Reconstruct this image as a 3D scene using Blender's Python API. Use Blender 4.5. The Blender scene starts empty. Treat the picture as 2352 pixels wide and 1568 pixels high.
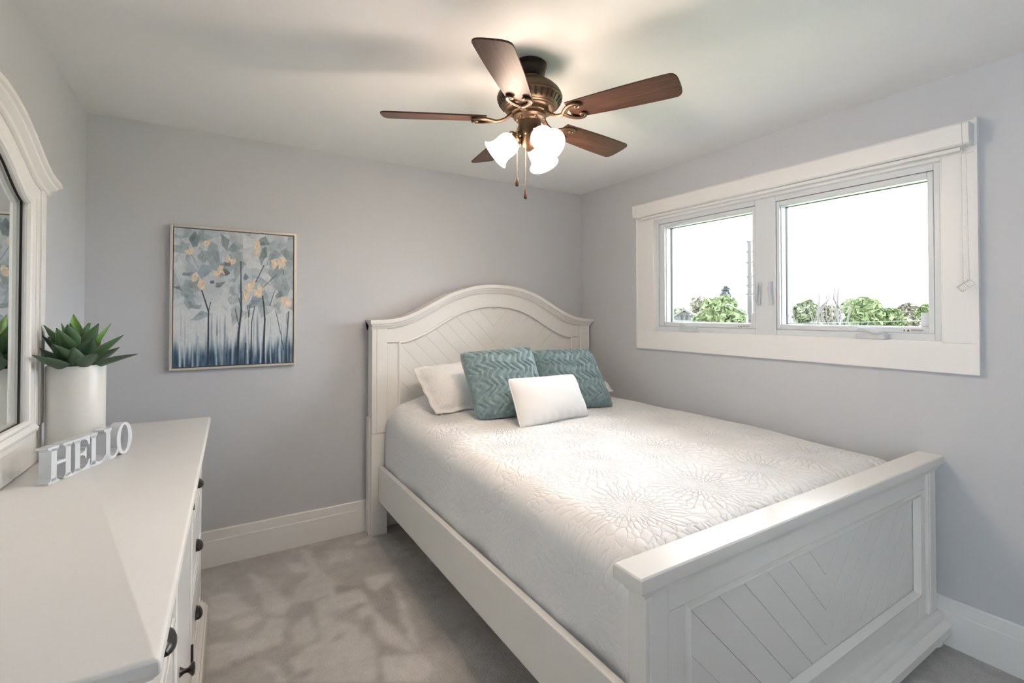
import bpy, bmesh, math, random
import numpy as np
from mathutils import Vector, Matrix
PI = math.pi
R = math.radians
random.seed(7)
rng = np.random.RandomState(11)
scene = bpy.context.scene
col = scene.collection

# ------------------------------------------------------------------ camera, world, exposure
cam_d = bpy.data.cameras.new('camera')
cam_d.sensor_width = 36.0
cam_d.lens = 1106.92 / 2352.0 * 36.0
cam_d.shift_y = -(784.0 - 705.2) / 2352.0
cam_d.clip_start = 0.02
cam_d.clip_end = 2000
cam = bpy.data.objects.new('camera', cam_d)
col.objects.link(cam)
cam.location = (0, 0, 1.418)
cam.rotation_euler = (PI / 2 + 0.0129, 0, -0.5554)
scene.camera = cam

SKY = 8.5
LAMP_W = 4.0
SHADE_E = 13.0
world = bpy.data.worlds.new('overcast_sky')
scene.world = world
world.use_nodes = True
bg = world.node_tree.nodes['Background']
bg.inputs['Color'].default_value = (0.87, 0.945, 1.04, 1)
bg.inputs['Strength'].default_value = SKY

vs = scene.view_settings
vs.view_transform = 'Standard'
vs.look = 'None'
vs.gamma = 1.0
vs.use_curve_mapping = False
vs.exposure = 1.22
scene.cycles.max_bounces = 12
scene.cycles.diffuse_bounces = 7
scene.cycles.transparent_max_bounces = 16
scene.cycles.sample_clamp_indirect = 8.0
scene.cycles.use_denoising = True

# ------------------------------------------------------------------ room numbers
XL, XR, YB, YF, CE = -0.552, 2.690, 3.207, -1.05, 2.44
WY0, WY1, WZ0, WZ1 = 0.785, 2.390, 1.292, 2.085      # window opening


# ------------------------------------------------------------------ materials
def s2l(c):
    return tuple(((v / 255.0) / 12.92 if v / 255.0 <= 0.04045 else ((v / 255.0 + 0.055) / 1.055) ** 2.4) for v in c)


class NT:
    def __init__(self, name):
        self.m = bpy.data.materials.new(name)
        self.m.use_nodes = True
        self.t = self.m.node_tree
        self.n = self.t.nodes
        self.b = self.n['Principled BSDF']

    def add(self, typ, **kw):
        nd = self.n.new(typ)
        for k, v in kw.items():
            setattr(nd, k, v)
        return nd

    def ln(self, a, b):
        self.t.links.new(a, b)

    def math(self, op, a, b=None, c=None):
        nd = self.n.new('ShaderNodeMath')
        nd.operation = op
        for i, v in enumerate((a, b, c)):
            if v is None:
                continue
            if isinstance(v, (int, float)):
                nd.inputs[i].default_value = v
            else:
                self.ln(v, nd.inputs[i])
        return nd.outputs[0]

    def coords(self, kind='Object'):
        return self.n.new('ShaderNodeTexCoord').outputs[kind]

    def noise(self, vec, scale, detail=3, rough=0.5, out='Fac'):
        nd = self.n.new('ShaderNodeTexNoise')
        nd.inputs['Scale'].default_value = scale
        nd.inputs['Detail'].default_value = detail
        nd.inputs['Roughness'].default_value = rough
        if vec is not None:
            self.ln(vec, nd.inputs['Vector'])
        return nd.outputs[out]

    def ramp(self, fac, stops):
        nd = self.n.new('ShaderNodeValToRGB')
        el = nd.color_ramp.elements
        while len(el) < len(stops):
            el.new(0.5)
        for e, (p, c) in zip(el, stops):
            e.position = p
            e.color = (*c, 1)
        self.ln(fac, nd.inputs[0])
        return nd.outputs[0]

    def bump(self, height, strength=0.2, dist=0.002, normal=None):
        nd = self.n.new('ShaderNodeBump')
        nd.inputs['Strength'].default_value = strength
        nd.inputs['Distance'].default_value = dist
        self.ln(height, nd.inputs['Height'])
        if normal is not None:
            self.ln(normal, nd.inputs['Normal'])
        return nd.outputs[0]

    def set(self, col_=None, rough=None, metal=None, spec=None, **kw):
        b = self.b
        if col_ is not None:
            b.inputs['Base Color'].default_value = (*col_, 1)
        if rough is not None:
            b.inputs['Roughness'].default_value = rough
        if metal is not None:
            b.inputs['Metallic'].default_value = metal
        if spec is not None:
            b.inputs['Specular IOR Level'].default_value = spec
        return self


def paint(name, c, rough=0.4, bump=0.0, scale=120, dist=0.001, spec=0.5):
    t = NT(name).set(c, rough, spec=spec)
    co = t.coords()
    nz = t.noise(co, 3.0, 2)
    c0 = tuple(v * 0.985 for v in c)
    t.ln(t.ramp(nz, [(0.3, c0), (0.7, c)]), t.b.inputs['Base Color'])
    if bump > 0:
        t.ln(t.bump(t.noise(co, scale, 4), bump, dist), t.b.inputs['Normal'])
    return t.m


M = {}
M['wall'] = paint('wall_paint', (0.555, 0.566, 0.590), 0.55, 0.05, 250, spec=0.3)
M['ceiling'] = paint('ceiling_paint', (0.84, 0.845, 0.845), 0.8, 0.04, 200, spec=0.2)
M['trim'] = paint('trim_paint', (0.80, 0.80, 0.79), 0.3)
M['vinyl'] = paint('window_vinyl', (0.66, 0.69, 0.715), 0.3)
M['furn'] = paint('white_furniture_paint', (0.80, 0.787, 0.755), 0.22)
M['dresser_top'] = paint('dresser_top_paint', (0.79, 0.77, 0.74), 0.28)
M['blind'] = paint('blind_fabric', (0.76, 0.76, 0.745), 0.45)
M['pot'] = paint('white_glazed_ceramic', (0.72, 0.71, 0.68), 0.35)
M['soil'] = paint('potting_soil', (0.03, 0.02, 0.015), 0.95, 0.5, 150, 0.004)
M['hello'] = paint('silver_white_metal_paint', (0.64, 0.67, 0.70), 0.22)
M['black'] = paint('black_iron', (0.012, 0.011, 0.010), 0.3)
M['gap'] = paint('dark_gasket', (0.03, 0.03, 0.03), 0.6)
M['sheet'] = paint('mattress_ticking', (0.55, 0.55, 0.53), 0.9)
M['ground'] = paint('outdoor_ground', (0.16, 0.20, 0.09), 0.95)
M['roof'] = paint('roof_shingle', (0.055, 0.05, 0.05), 0.9)
M['siding'] = paint('pale_siding', (0.085, 0.083, 0.080), 0.8)
M['pole'] = paint('weathered_pole', (0.026, 0.023, 0.020), 0.9)
M['bark'] = paint('bark', (0.040, 0.035, 0.030), 0.95)
M['wire'] = paint('wire', (0.04, 0.04, 0.04), 0.6)
M['grey_metal'] = paint('grey_metal', (0.040, 0.041, 0.043), 0.4)
M['label'] = paint('label_white', (0.75, 0.75, 0.74), 0.5)
M['label_ink'] = paint('label_ink', (0.05, 0.05, 0.05), 0.6)
M['label_red'] = paint('label_red', (0.35, 0.08, 0.05), 0.6)

t = NT('bronze').set((0.155, 0.098, 0.052), 0.38, 0.6)
co = t.coords()
t.ln(t.ramp(t.noise(co, 14, 4), [(0.3, (0.060, 0.038, 0.023)), (0.75, (0.125, 0.082, 0.050))]), t.b.inputs['Base Color'])
M['bronze'] = t.m
M['dark_bronze'] = NT('dark_bronze').set((0.022, 0.015, 0.010), 0.35, 0.5).m
M['brass'] = NT('brass').set((0.40, 0.29, 0.16), 0.3, 0.9).m
M['silver'] = paint('champagne_silver_leaf', (0.62, 0.57, 0.50), 0.35)
M['silver'].node_tree.nodes['Principled BSDF'].inputs['Metallic'].default_value = 0.45
M['mirror'] = NT('mirror_silver').set((0.86, 0.89, 0.88), 0.0, 1.0).m

# walnut blades: long grain along local X
t = NT('walnut_blade').set(None, 0.42, spec=0.35)
mp = t.add('ShaderNodeMapping')
mp.inputs['Scale'].default_value = (2.2, 34, 34)
t.ln(t.coords(), mp.inputs['Vector'])
g = t.noise(mp.outputs[0], 2.2, 6, 0.62)
t.ln(t.ramp(g, [(0.25, (0.024, 0.011, 0.007)), (0.5, (0.070, 0.033, 0.021)), (0.75, (0.130, 0.066, 0.043))]), t.b.inputs['Base Color'])
M['walnut'] = t.m

# lit frosted glass
t = NT('lit_frosted_glass').set((0.85, 0.82, 0.76), 0.3)
t.b.inputs['Emission Color'].default_value = (1.0, 0.77, 0.61, 1)
t.b.inputs['Emission Strength'].default_value = SHADE_E
M['lit'] = t.m

# window glass: thin pane
t = NT('window_glass')
tr = t.add('ShaderNodeBsdfTransparent')
tr.inputs['Color'].default_value = (0.97, 0.985, 0.98, 1)
gl = t.add('ShaderNodeBsdfGlossy')
gl.inputs['Roughness'].default_value = 0.01
fr = t.add('ShaderNodeFresnel')
fr.inputs['IOR'].default_value = 1.45
mx = t.add('ShaderNodeMixShader')
t.ln(fr.outputs[0], mx.inputs[0])
t.ln(tr.outputs[0], mx.inputs[1])
t.ln(gl.outputs[0], mx.inputs[2])
t.ln(mx.outputs[0], t.n['Material Output'].inputs['Surface'])
M['glass'] = t.m
M['crank'] = paint('window_hardware_plastic', (0.58, 0.61, 0.635), 0.35)
M['clear'] = NT('clear_plastic').set((0.85, 0.86, 0.86), 0.15).m
M['clear'].node_tree.nodes['Principled BSDF'].inputs['Transmission Weight'].default_value = 0.6

# carpet: pile speckle plus nap strokes left by the vacuum cleaner
t = NT('grey_carpet').set(None, 0.95, spec=0.1)
co = t.coords()
ca = t.add('ShaderNodeVertexColor')
ca.layer_name = 'nap'
sepc = t.add('ShaderNodeSeparateColor')
t.ln(ca.outputs[0], sepc.inputs[0])
grain = t.noise(co, 170, 3, 0.75)
soft = t.noise(co, 38, 3, 0.7)
fine = t.math('ADD', sepc.outputs[0], t.math('ADD', t.math('MULTIPLY', t.math('SUBTRACT', grain, 0.5), 0.75), t.math('MULTIPLY', t.math('SUBTRACT', soft, 0.5), 0.35)))
t.ln(t.ramp(fine, [(0.0, (0.33, 0.318, 0.307)), (0.4, (0.50, 0.485, 0.470)), (0.95, (0.76, 0.742, 0.722))]), t.b.inputs['Base Color'])
t.ln(t.bump(t.math('ADD', grain, t.noise(co, 90, 3)), 0.8, 0.005), t.b.inputs['Normal'])
M['carpet'] = t.m


# quilted bedspread: chrysanthemum medallions of stitched petals
def quilt_mat():
    t = NT('white_quilted_cotton').set((0.80, 0.805, 0.81), 0.85, spec=0.15)
    uv = t.add('ShaderNodeUVMap')
    uv.uv_map = 'quilt'
    S = 0.36
    sp = t.add('ShaderNodeSeparateXYZ')
    t.ln(uv.outputs[0], sp.inputs[0])
    y = t.math('DIVIDE', sp.outputs['Y'], S)
    row = t.math('FLOOR', y)
    x = t.math('ADD', t.math('DIVIDE', sp.outputs['X'], S), t.math('MULTIPLY', t.math('MODULO', row, 2.0), 0.5))
    lx = t.math('SUBTRACT', t.math('FRACT', x), 0.5)
    ly = t.math('SUBTRACT', t.math('FRACT', y), 0.5)
    r = t.math('SQRT', t.math('ADD', t.math('ADD', t.math('MULTIPLY', lx, lx), t.math('MULTIPLY', ly, ly)), 0.011))
    th = t.math('ARCTAN2', ly, lx)
    cmb = t.add('ShaderNodeCombineXYZ')
    t.ln(t.math('MULTIPLY', t.math('LOGARITHM', r, 2.718), 3.2), cmb.inputs['X'])
    t.ln(t.math('MULTIPLY', th, 6.2), cmb.inputs['Y'])
    t.ln(t.math('MULTIPLY', t.math('ADD', t.math('FLOOR', x), t.math('MULTIPLY', row, 7.0)), 3.7), cmb.inputs['Z'])
    vo = t.add('ShaderNodeTexVoronoi')
    vo.feature = 'DISTANCE_TO_EDGE'
    vo.inputs['Scale'].default_value = 1.0
    vo.inputs['Randomness'].default_value = 0.75
    t.ln(cmb.outputs[0], vo.inputs['Vector'])
    h = t.math('POWER', t.math('MINIMUM', t.math('MULTIPLY', vo.outputs['Distance'], 3.2), 1.0), 0.55)
    wr = t.noise(uv.outputs[0], 60, 4)
    fade = t.math('MINIMUM', t.math('MULTIPLY', r, 4.2), 1.0)
    hh = t.math('ADD', t.math('MULTIPLY', h, t.math('MULTIPLY', fade, fade)), t.math('MULTIPLY', wr, 0.15))
    mr = t.add('ShaderNodeMapRange')
    mr.interpolation_type = 'SMOOTHSTEP'
    mr.inputs['From Min'].default_value = 0.10
    mr.inputs['From Max'].default_value = 0.34
    mr.inputs['To Min'].default_value = 0.30
    t.ln(sp.outputs['X'], mr.inputs['Value'])
    nb = t.bump(hh, 0.9, 0.0055)
    t.ln(mr.outputs[0], nb.node.inputs['Strength'])
    t.ln(nb, t.b.inputs['Normal'])
    return t.m


M['quilt'] = quilt_mat()
t = NT('white_sham_cotton').set((0.78, 0.77, 0.75), 0.85, spec=0.15)
co = t.coords()
v2 = t.add('ShaderNodeTexVoronoi')
v2.feature = 'DISTANCE_TO_EDGE'
v2.inputs['Scale'].default_value = 38
t.ln(co, v2.inputs['Vector'])
t.ln(t.bump(t.math('POWER', t.math('MINIMUM', t.math('MULTIPLY', v2.outputs['Distance'], 3.0), 1.0), 0.6), 0.35, 0.004), t.b.inputs['Normal'])
M['sham'] = t.m
M['white_cloth'] = paint('white_cotton', (0.77, 0.77, 0.765), 0.85, 0.12, 500, 0.001, 0.15)
t = NT('teal_plush').set(None, 0.9, spec=0.1)
co = t.coords()
n1 = t.noise(co, 45, 4)
t.ln(t.ramp(n1, [(0.3, (0.155, 0.235, 0.252)), (0.7, (0.265, 0.370, 0.390))]), t.b.inputs['Base Color'])
t.b.inputs['Sheen Weight'].default_value = 0.35
t.ln(t.bump(t.noise(co, 420, 3), 0.5, 0.003), t.b.inputs['Normal'])
M['teal'] = t.m

t = NT('succulent_leaf').set(None, 0.42)
ca = t.add('ShaderNodeVertexColor')
ca.layer_name = 'tint'
t.ln(ca.outputs[0], t.b.inputs['Base Color'])
M['leaf'] = t.m
t = NT('oil_on_canvas').set(None, 0.6)
ca = t.add('ShaderNodeVertexColor')
ca.layer_name = 'pigment'
t.ln(ca.outputs[0], t.b.inputs['Base Color'])
t.ln(t.bump(t.noise(t.coords(), 90, 4), 0.25, 0.002), t.b.inputs['Normal'])
M['canvas'] = t.m


def foliage(name, c):
    t = NT(name).set(c, 0.8, spec=0.1)
    t.ln(t.ramp(t.noise(t.coords(), 1.6, 3), [(0.35, tuple(v * 0.7 for v in c)), (0.7, tuple(min(1, v * 1.25) for v in c))]), t.b.inputs['Base Color'])
    return t.m


# ------------------------------------------------------------------ mesh helpers
class MB:
    def __init__(self, o=(0, 0, 0)):
        self.v = []
        self.f = []
        self.o = Vector(o)

    def add(self, vs, fs):
        n = len(self.v)
        self.v += [tuple(Vector(p) - self.o) for p in vs]
        self.f += [tuple(i + n for i in q) for q in fs]
        return self

    def box(self, x0, x1, y0, y1, z0, z1):
        vs = [(x, y, z) for z in (z0, z1) for y in (y0, y1) for x in (x0, x1)]
        return self.add(vs, [(0, 2, 3, 1), (4, 5, 7, 6), (0, 1, 5, 4), (2, 6, 7, 3), (0, 4, 6, 2), (1, 3, 7, 5)])

    def loft(self, rings, closed=True, cap=True):
        n = len(rings[0])
        vs = [p for r in rings for p in r]
        fs = []
        m = n if closed else n - 1
        for i in range(len(rings) - 1):
            for j in range(m):
                a, b = i * n + j, i * n + (j + 1) % n
                fs.append((a, b, b + n, a + n))
        if cap:
            fs.append(tuple(range(n))[::-1])
            fs.append(tuple(range((len(rings) - 1) * n, len(rings) * n)))
        return self.add(vs, fs)

    def lathe(self, prof, c=(0, 0, 0), seg=32, mat=None, cap=False):
        rings = []
        for r, z in prof:
            ring = []
            for k in range(seg):
                a = 2 * PI * k / seg
                p = Vector((r * math.cos(a), r * math.sin(a), z))
                if mat is not None:
                    p = mat @ p
                ring.append(p + Vector(c))
            rings.append(ring)
        return self.loft(rings, True, cap)

    def prism(self, poly, axis, a, b):
        def P(u, v, w):
            return {'x': (w, u, v), 'y': (u, w, v), 'z': (u, v, w)}[axis]
        return self.loft([[P(u, v, a) for u, v in poly], [P(u, v, b) for u, v in poly]])

    def tube(self, pts, rad, seg=10, flat=1.0, cap=True):
        pts = [Vector(p) for p in pts]
        rs = rad if isinstance(rad, (list, tuple)) else [rad] * len(pts)
        up = Vector((0, 0, 1))
        rings = []
        prev = None
        for i, p in enumerate(pts):
            d = (pts[min(i + 1, len(pts) - 1)] - pts[max(i - 1, 0)]).normalized()
            if prev is None:
                s = d.cross(up)
                if s.length < 1e-3:
                    s = d.cross(Vector((1, 0, 0)))
            else:
                s = prev - d * prev.dot(d)
            s.normalize()
            prev = s
            w = s.cross(d)
            rings.append([p + s * (rs[i] * math.cos(2 * PI * k / seg)) + w * (rs[i] * flat * math.sin(2 * PI * k / seg)) for k in range(seg)])
        return self.loft(rings, True, cap)

    def sphere(self, c, r, seg=12, ring=8, sc=(1, 1, 1)):
        prof = []
        for i in range(ring + 1):
            a = -PI / 2 + PI * i / ring
            prof.append((max(1e-5, r * math.cos(a)), r * math.sin(a)))
        mt = Matrix.Diagonal((*sc, 1)).to_3x3()
        return self.lathe(prof, c, seg, mt)

    def build(self, name, mat, parent=None, smooth=False, bevel=0.0, seg=2, sub=0, angle=35):
        me = bpy.data.meshes.new(name)
        me.from_pydata(self.v, [], self.f)
        bm = bmesh.new()
        bm.from_mesh(me)
        bmesh.ops.recalc_face_normals(bm, faces=bm.faces)
        bm.to_mesh(me)
        bm.free()
        me.materials.append(mat)
        ob = bpy.data.objects.new(name, me)
        col.objects.link(ob)
        if parent is not None:
            ob.parent = parent
        if smooth:
            for p in me.polygons:
                p.use_smooth = True
            if smooth != 'all':
                me.set_sharp_from_angle(angle=R(angle))
        if bevel > 0:
            b = ob.modifiers.new('bevel', 'BEVEL')
            b.width = bevel
            b.segments = seg
            b.limit_method = 'ANGLE'
            b.angle_limit = R(40)
        if sub:
            s = ob.modifiers.new('sub', 'SUBSURF')
            s.levels = s.render_levels = sub
        return ob


def tag(o, label=None, cat=None, group=None, kind=None):
    if label:
        o['label'] = label
    if cat:
        o['category'] = cat
    if group:
        o['group'] = group
    if kind:
        o['kind'] = kind
    return o


def empty(name, loc=(0, 0, 0), rz=0.0):
    o = bpy.data.objects.new(name, None)
    o.empty_display_size = 0.05
    col.objects.link(o)
    o.location = loc
    o.rotation_euler = (0, 0, rz)
    return o


def copy_tree(o, parent=None):
    c = o.copy()
    col.objects.link(c)
    if parent is not None:
        c.parent = parent
    for ch in list(o.children):
        copy_tree(ch, c)
    return c


def lerp_table(tab, d):
    xs = [a for a, _ in tab]
    ys = [b for _, b in tab]
    # smooth monotone-ish interpolation
    return float(np.interp(d, xs, ys))


def smooth_table(tab, n=400, w=0.05):
    xs = np.linspace(-tab[-1][0], tab[-1][0], n)
    ys = np.interp(np.abs(xs), [a for a, _ in tab], [b for _, b in tab])
    k = max(3, int(w / (xs[1] - xs[0])) | 1)
    ker = np.hanning(k + 2)[1:-1]
    ker /= ker.sum()
    pad = np.pad(ys, k // 2, mode='edge')
    return xs, np.convolve(pad, ker, 'valid')


# ------------------------------------------------------------------ the setting
def pnoise(h, w, cells, seed):
    rs = np.random.RandomState(seed)
    gy, gx = int(cells[1]) + 2, int(cells[0]) + 2
    g = rs.rand(gy, gx)
    y = np.linspace(0, cells[1], h, endpoint=False)
    x = np.linspace(0, cells[0], w, endpoint=False)
    yi, xi = y.astype(int), x.astype(int)
    fy, fx = (y - yi)[:, None], (x - xi)[None, :]
    fy, fx = fy * fy * (3 - 2 * fy), fx * fx * (3 - 2 * fx)
    a = g[np.ix_(yi, xi)]
    b = g[np.ix_(yi, xi + 1)]
    c = g[np.ix_(yi + 1, xi)]
    d = g[np.ix_(yi + 1, xi + 1)]
    return (a * (1 - fx) + b * fx) * (1 - fy) + (c * (1 - fx) + d * fx) * fy


def struct(name, mb, mat, label=None, **kw):
    o = mb.build(name, mat, **kw)
    o['kind'] = 'structure'
    if label:
        o['label'] = label
        o['category'] = name.split('_')[0]
    return o


T = 0.12
NAP = [
(1, [(0.17, 3.008), (0.198, 2.909), (0.217, 2.568), (0.29, 2.51), (0.331, 2.589), (0.268, 2.865), (0.19, 3.013)]),
(1, [(0.456, 3.149), (0.499, 3.122), (0.504, 2.961), (0.557, 2.685), (0.59, 2.572), (0.498, 2.527), (0.412, 2.567), (0.325, 2.593), (0.362, 2.683), (0.445, 2.821)]),
(1, [(0.527, 2.641), (0.653, 2.533), (0.66, 2.427), (0.516, 2.421), (0.427, 2.425), (0.431, 2.527)]),
(1, [(0.799, 2.512), (0.806, 2.408), (0.778, 2.087), (0.756, 1.959), (0.734, 2.047)]),
(1, [(0.656, 2.546), (0.653, 2.376), (0.698, 2.183), (0.73, 2.027), (0.741, 1.938), (0.62, 2.075), (0.631, 2.224), (0.592, 2.322)]),
(1, [(0.419, 2.455), (0.571, 2.238), (0.599, 2.109), (0.555, 1.855), (0.276, 2.028), (0.275, 2.188), (0.415, 2.223)]),
(1, [(-0.007, 2.855), (0.073, 2.863), (0.115, 2.808), (0.162, 2.641), (0.062, 2.614), (-0.006, 2.632)]),
(1, [(0.067, 2.587), (0.176, 2.58), (0.208, 2.524), (0.12, 2.495)]),
(1, [(-0.005, 2.462), (0.074, 2.435), (0.175, 2.393), (0.23, 2.51), (0.297, 2.468), (0.256, 2.301), (0.173, 2.29), (0.059, 2.256), (-0.004, 2.277)]),
(1, [(0.299, 2.384), (0.393, 2.446), (0.398, 2.255), (0.358, 2.227), (0.306, 2.259)]),
(1, [(0.166, 2.256), (0.206, 2.174), (0.257, 2.039), (0.215, 2.065)]),
(1, [(0.595, 1.989), (0.757, 1.928), (0.75, 1.818), (0.685, 1.774), (0.578, 1.84)]),
(1, [(0.583, 3.049), (0.722, 3.004), (0.693, 2.882), (0.581, 2.876)]),
(1, [(0.74, 3.079), (0.872, 3.11), (0.907, 3.042), (0.741, 3.013)]),
(1, [(0.359, 2.996), (0.433, 2.987), (0.449, 2.852), (0.39, 2.889)]),
(1, [(0.68, 2.642), (0.815, 2.625), (0.861, 2.597), (0.795, 2.538), (0.72, 2.461), (0.697, 2.536)]),
(-1, [(0.664, 2.549), (0.696, 2.506), (0.716, 2.449), (0.797, 2.521), (0.731, 2.038), (0.69, 2.2), (0.668, 2.353)]),
(-1, [(0.546, 2.63), (0.65, 2.581), (0.634, 2.545), (0.542, 2.543)]),
(-1, [(0.444, 2.561), (0.519, 2.564), (0.509, 2.549), (0.447, 2.538)]),
(-1, [(0.46, 2.331), (0.651, 2.418), (0.653, 2.376), (0.5, 2.342)]),
(-1, [(0.571, 2.238), (0.652, 2.298), (0.64, 2.219), (0.562, 2.154)]),
(-1, [(0.06, 2.292), (0.163, 2.296), (0.172, 2.271), (0.093, 2.235)]),
(-1, [(0.612, 2.09), (0.633, 2.098), (0.633, 2.036), (0.592, 2.02)]),
(-1, [(0.261, 2.068), (0.336, 2.084), (0.341, 2.054), (0.301, 2.026)]),
(-1, [(0.456, 2.219), (0.508, 2.209), (0.486, 2.19), (0.457, 2.197)]),
]


def carpet_floor():
    x0, x1, y0, y1 = XL - T, XR + T, YF - T, YB + T
    st = 0.0125
    nx, ny = int((x1 - x0) / st), int((y1 - y0) / st)
    xc = x0 + (np.arange(nx) + 0.5) * (x1 - x0) / nx
    yc = y0 + (np.arange(ny) + 0.5) * (y1 - y0) / ny
    u, v = np.meshgrid(xc, yc)
    rs = np.random.RandomState(3)
    nap = 0.36 + 0.16 * (pnoise(ny, nx, (9, 11), 31) - 0.5) + 0.22 * (pnoise(ny, nx, (26, 34), 32) - 0.5)

    wob_x = 0.024 * (pnoise(ny, nx, (40, 52), 41) - 0.5)
    wob_y = 0.024 * (pnoise(ny, nx, (40, 52), 42) - 0.5)

    def fill(pts, val, amt):
        m = np.zeros(u.shape, bool)
        uu, vv_ = u + wob_x, v + wob_y
        for (ax, ay), (bx, by) in zip(pts, pts[1:] + pts[:1]):
            if ay == by:
                continue
            m ^= ((ay > vv_) != (by > vv_)) & (uu < (bx - ax) * (vv_ - ay) / (by - ay) + ax)
        nap[m] = nap[m] * (1 - amt) + val * amt

    for k in range(34):      # wedges left by the cleaner elsewhere in the room
        cx, cy, a = rs.uniform(x0, x1), rs.uniform(y0, 0.75), rs.uniform(-0.5, 0.5) + 1.9
        L, w = rs.uniform(0.2, 0.5), rs.uniform(0.06, 0.13)
        d = (math.cos(a), math.sin(a))
        fill([(cx, cy), (cx + d[0] * L - d[1] * w, cy + d[1] * L + d[0] * w), (cx + d[0] * L + d[1] * w, cy + d[1] * L - d[0] * w)], 0.75 if k % 2 else 0.2, 0.7)
    for sg, pts in NAP:
        fill(pts, rs.uniform(0.62, 0.80) if sg > 0 else 0.16, 0.85)
    for _ in range(1):
        p = np.pad(nap, 1, mode='edge')
        nap = (p[:-2, 1:-1] + p[2:, 1:-1] + p[1:-1, :-2] + p[1:-1, 2:] + 2 * p[1:-1, 1:-1]) / 6
    nap += 0.16 * (pnoise(ny, nx, (90, 110), 33) - 0.5)
    nap += 0.20 * (pnoise(ny, nx, (14, 30), 34) - 0.5)
    xs, ys = np.linspace(x0, x1, nx + 1), np.linspace(y0, y1, ny + 1)
    gx, gy = np.meshgrid(xs, ys)
    vs_ = np.stack([gx, gy, np.zeros_like(gx)], -1).reshape(-1, 3)
    idx = np.arange((nx + 1) * (ny + 1)).reshape(ny + 1, nx + 1)
    fs = np.stack([idx[:-1, :-1], idx[:-1, 1:], idx[1:, 1:], idx[1:, :-1]], -1).reshape(-1, 4).tolist()
    n0 = len(vs_)
    vs_ = vs_.tolist() + [[x, y, -0.12] for x, y in ((x0, y0), (x1, y0), (x1, y1), (x0, y1))]
    c = [int(idx[0, 0]), int(idx[0, -1]), int(idx[-1, -1]), int(idx[-1, 0])]
    edges = [idx[0, :], idx[:, -1], idx[-1, ::-1], idx[::-1, 0]]
    for k, e in enumerate(edges):
        fs.append([int(i) for i in e[::-1]] + [n0 + k, n0 + (k + 1) % 4])
    fs.append([n0 + 3, n0 + 2, n0 + 1, n0])
    me = bpy.data.meshes.new('floor')
    me.from_pydata(vs_, [], fs)
    at = me.color_attributes.new('nap', 'FLOAT_COLOR', 'POINT')
    p = np.pad(nap, 1, mode='edge')
    pv = (p[:-1, :-1] + p[1:, :-1] + p[:-1, 1:] + p[1:, 1:]) / 4
    cv = np.ones((len(vs_), 4), np.float32)
    cv[:n0, :3] = pv.reshape(-1, 1)
    at.data.foreach_set('color', cv.ravel())
    me.materials.append(M['carpet'])
    o = bpy.data.objects.new('floor', me)
    col.objects.link(o)
    o['kind'] = 'structure'
    o['label'] = 'grey cut-pile carpet floor with vacuum marks'
    o['category'] = 'floor'


carpet_floor()
struct('ceiling', MB().box(XL - T, XR + T, YF - T, YB + T, CE, CE + 0.1), M['ceiling'], 'smooth white ceiling above the fan')
struct('wall_back', MB().box(XL - T, XR + T, YB, YB + T, 0, CE), M['wall'], 'grey lavender wall behind the headboard and painting')
struct('wall_front', MB().box(XL - T, XR + T, YF - T, YF, 0, CE), M['wall'], 'grey lavender wall facing the headboard wall')
# opening added to the left wall, out of view, to let in fill daylight
RW = (-0.94, -0.26, 0.90, 2.08)
wl = MB()
wl.box(XL - T, XL, YF, RW[0], 0, CE)
wl.box(XL - T, XL, RW[1], YB, 0, CE)
wl.box(XL - T, XL, RW[0], RW[1], 0, RW[2])
wl.box(XL - T, XL, RW[0], RW[1], RW[3], CE)
struct('wall_left', wl, M['wall'], 'grey lavender wall behind the dresser mirror')
wr = MB()
wr.box(XR, XR + 0.16, YF, WY0, 0, CE)
wr.box(XR, XR + 0.16, WY1, YB, 0, CE)
wr.box(XR, XR + 0.16, WY0, WY1, 0, WZ0)
wr.box(XR, XR + 0.16, WY0, WY1, WZ1, CE)
struct('wall_right', wr, M['wall'], 'grey lavender wall around the window')


def baseboard_profile(h=0.2):
    return [(0, 0), (0.016, 0), (0.016, h * 0.72), (0.0125, h * 0.735), (0.0125, h * 0.98), (0.010, h), (0, h)]


bb = baseboard_profile(0.2)
struct('baseboard_back', MB().prism([(YB - d, z) for d, z in bb], 'x', XL, XR), M['trim'], 'tall white stepped baseboard below the painting')
struct('baseboard_right', MB().prism([(XR - d, z) for d, z in bb], 'y', YF, YB - 0.017), M['trim'], 'tall white stepped baseboard under the window')
struct('baseboard_left', MB().prism([(XL + d, z) for d, z in bb], 'y', YF, YB - 0.017), M['trim'], 'tall white stepped baseboard behind the dresser')

# ------------------------------------------------------------------ window
win = empty('window_1', (XR, 1.59, 1.168))
tag(win, 'white framed pair of casement panes with wide flat casing', 'window', kind='structure')
O = win.location
cs = MB(O)
CX = XR - 0.022
cs.box(CX, XR - 0.0005, 0.672, WY0, WZ0, 2.089)
cs.box(CX, XR - 0.0005, WY1, 2.543, WZ0, 2.089)
cs.box(CX, XR - 0.0005, 0.672, 2.543, 2.089, 2.222)
cs.box(CX, XR - 0.0005, 0.672, 2.543, 1.168, WZ0)
cs.build('casing', M['trim'], win, bevel=0.002)
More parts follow.
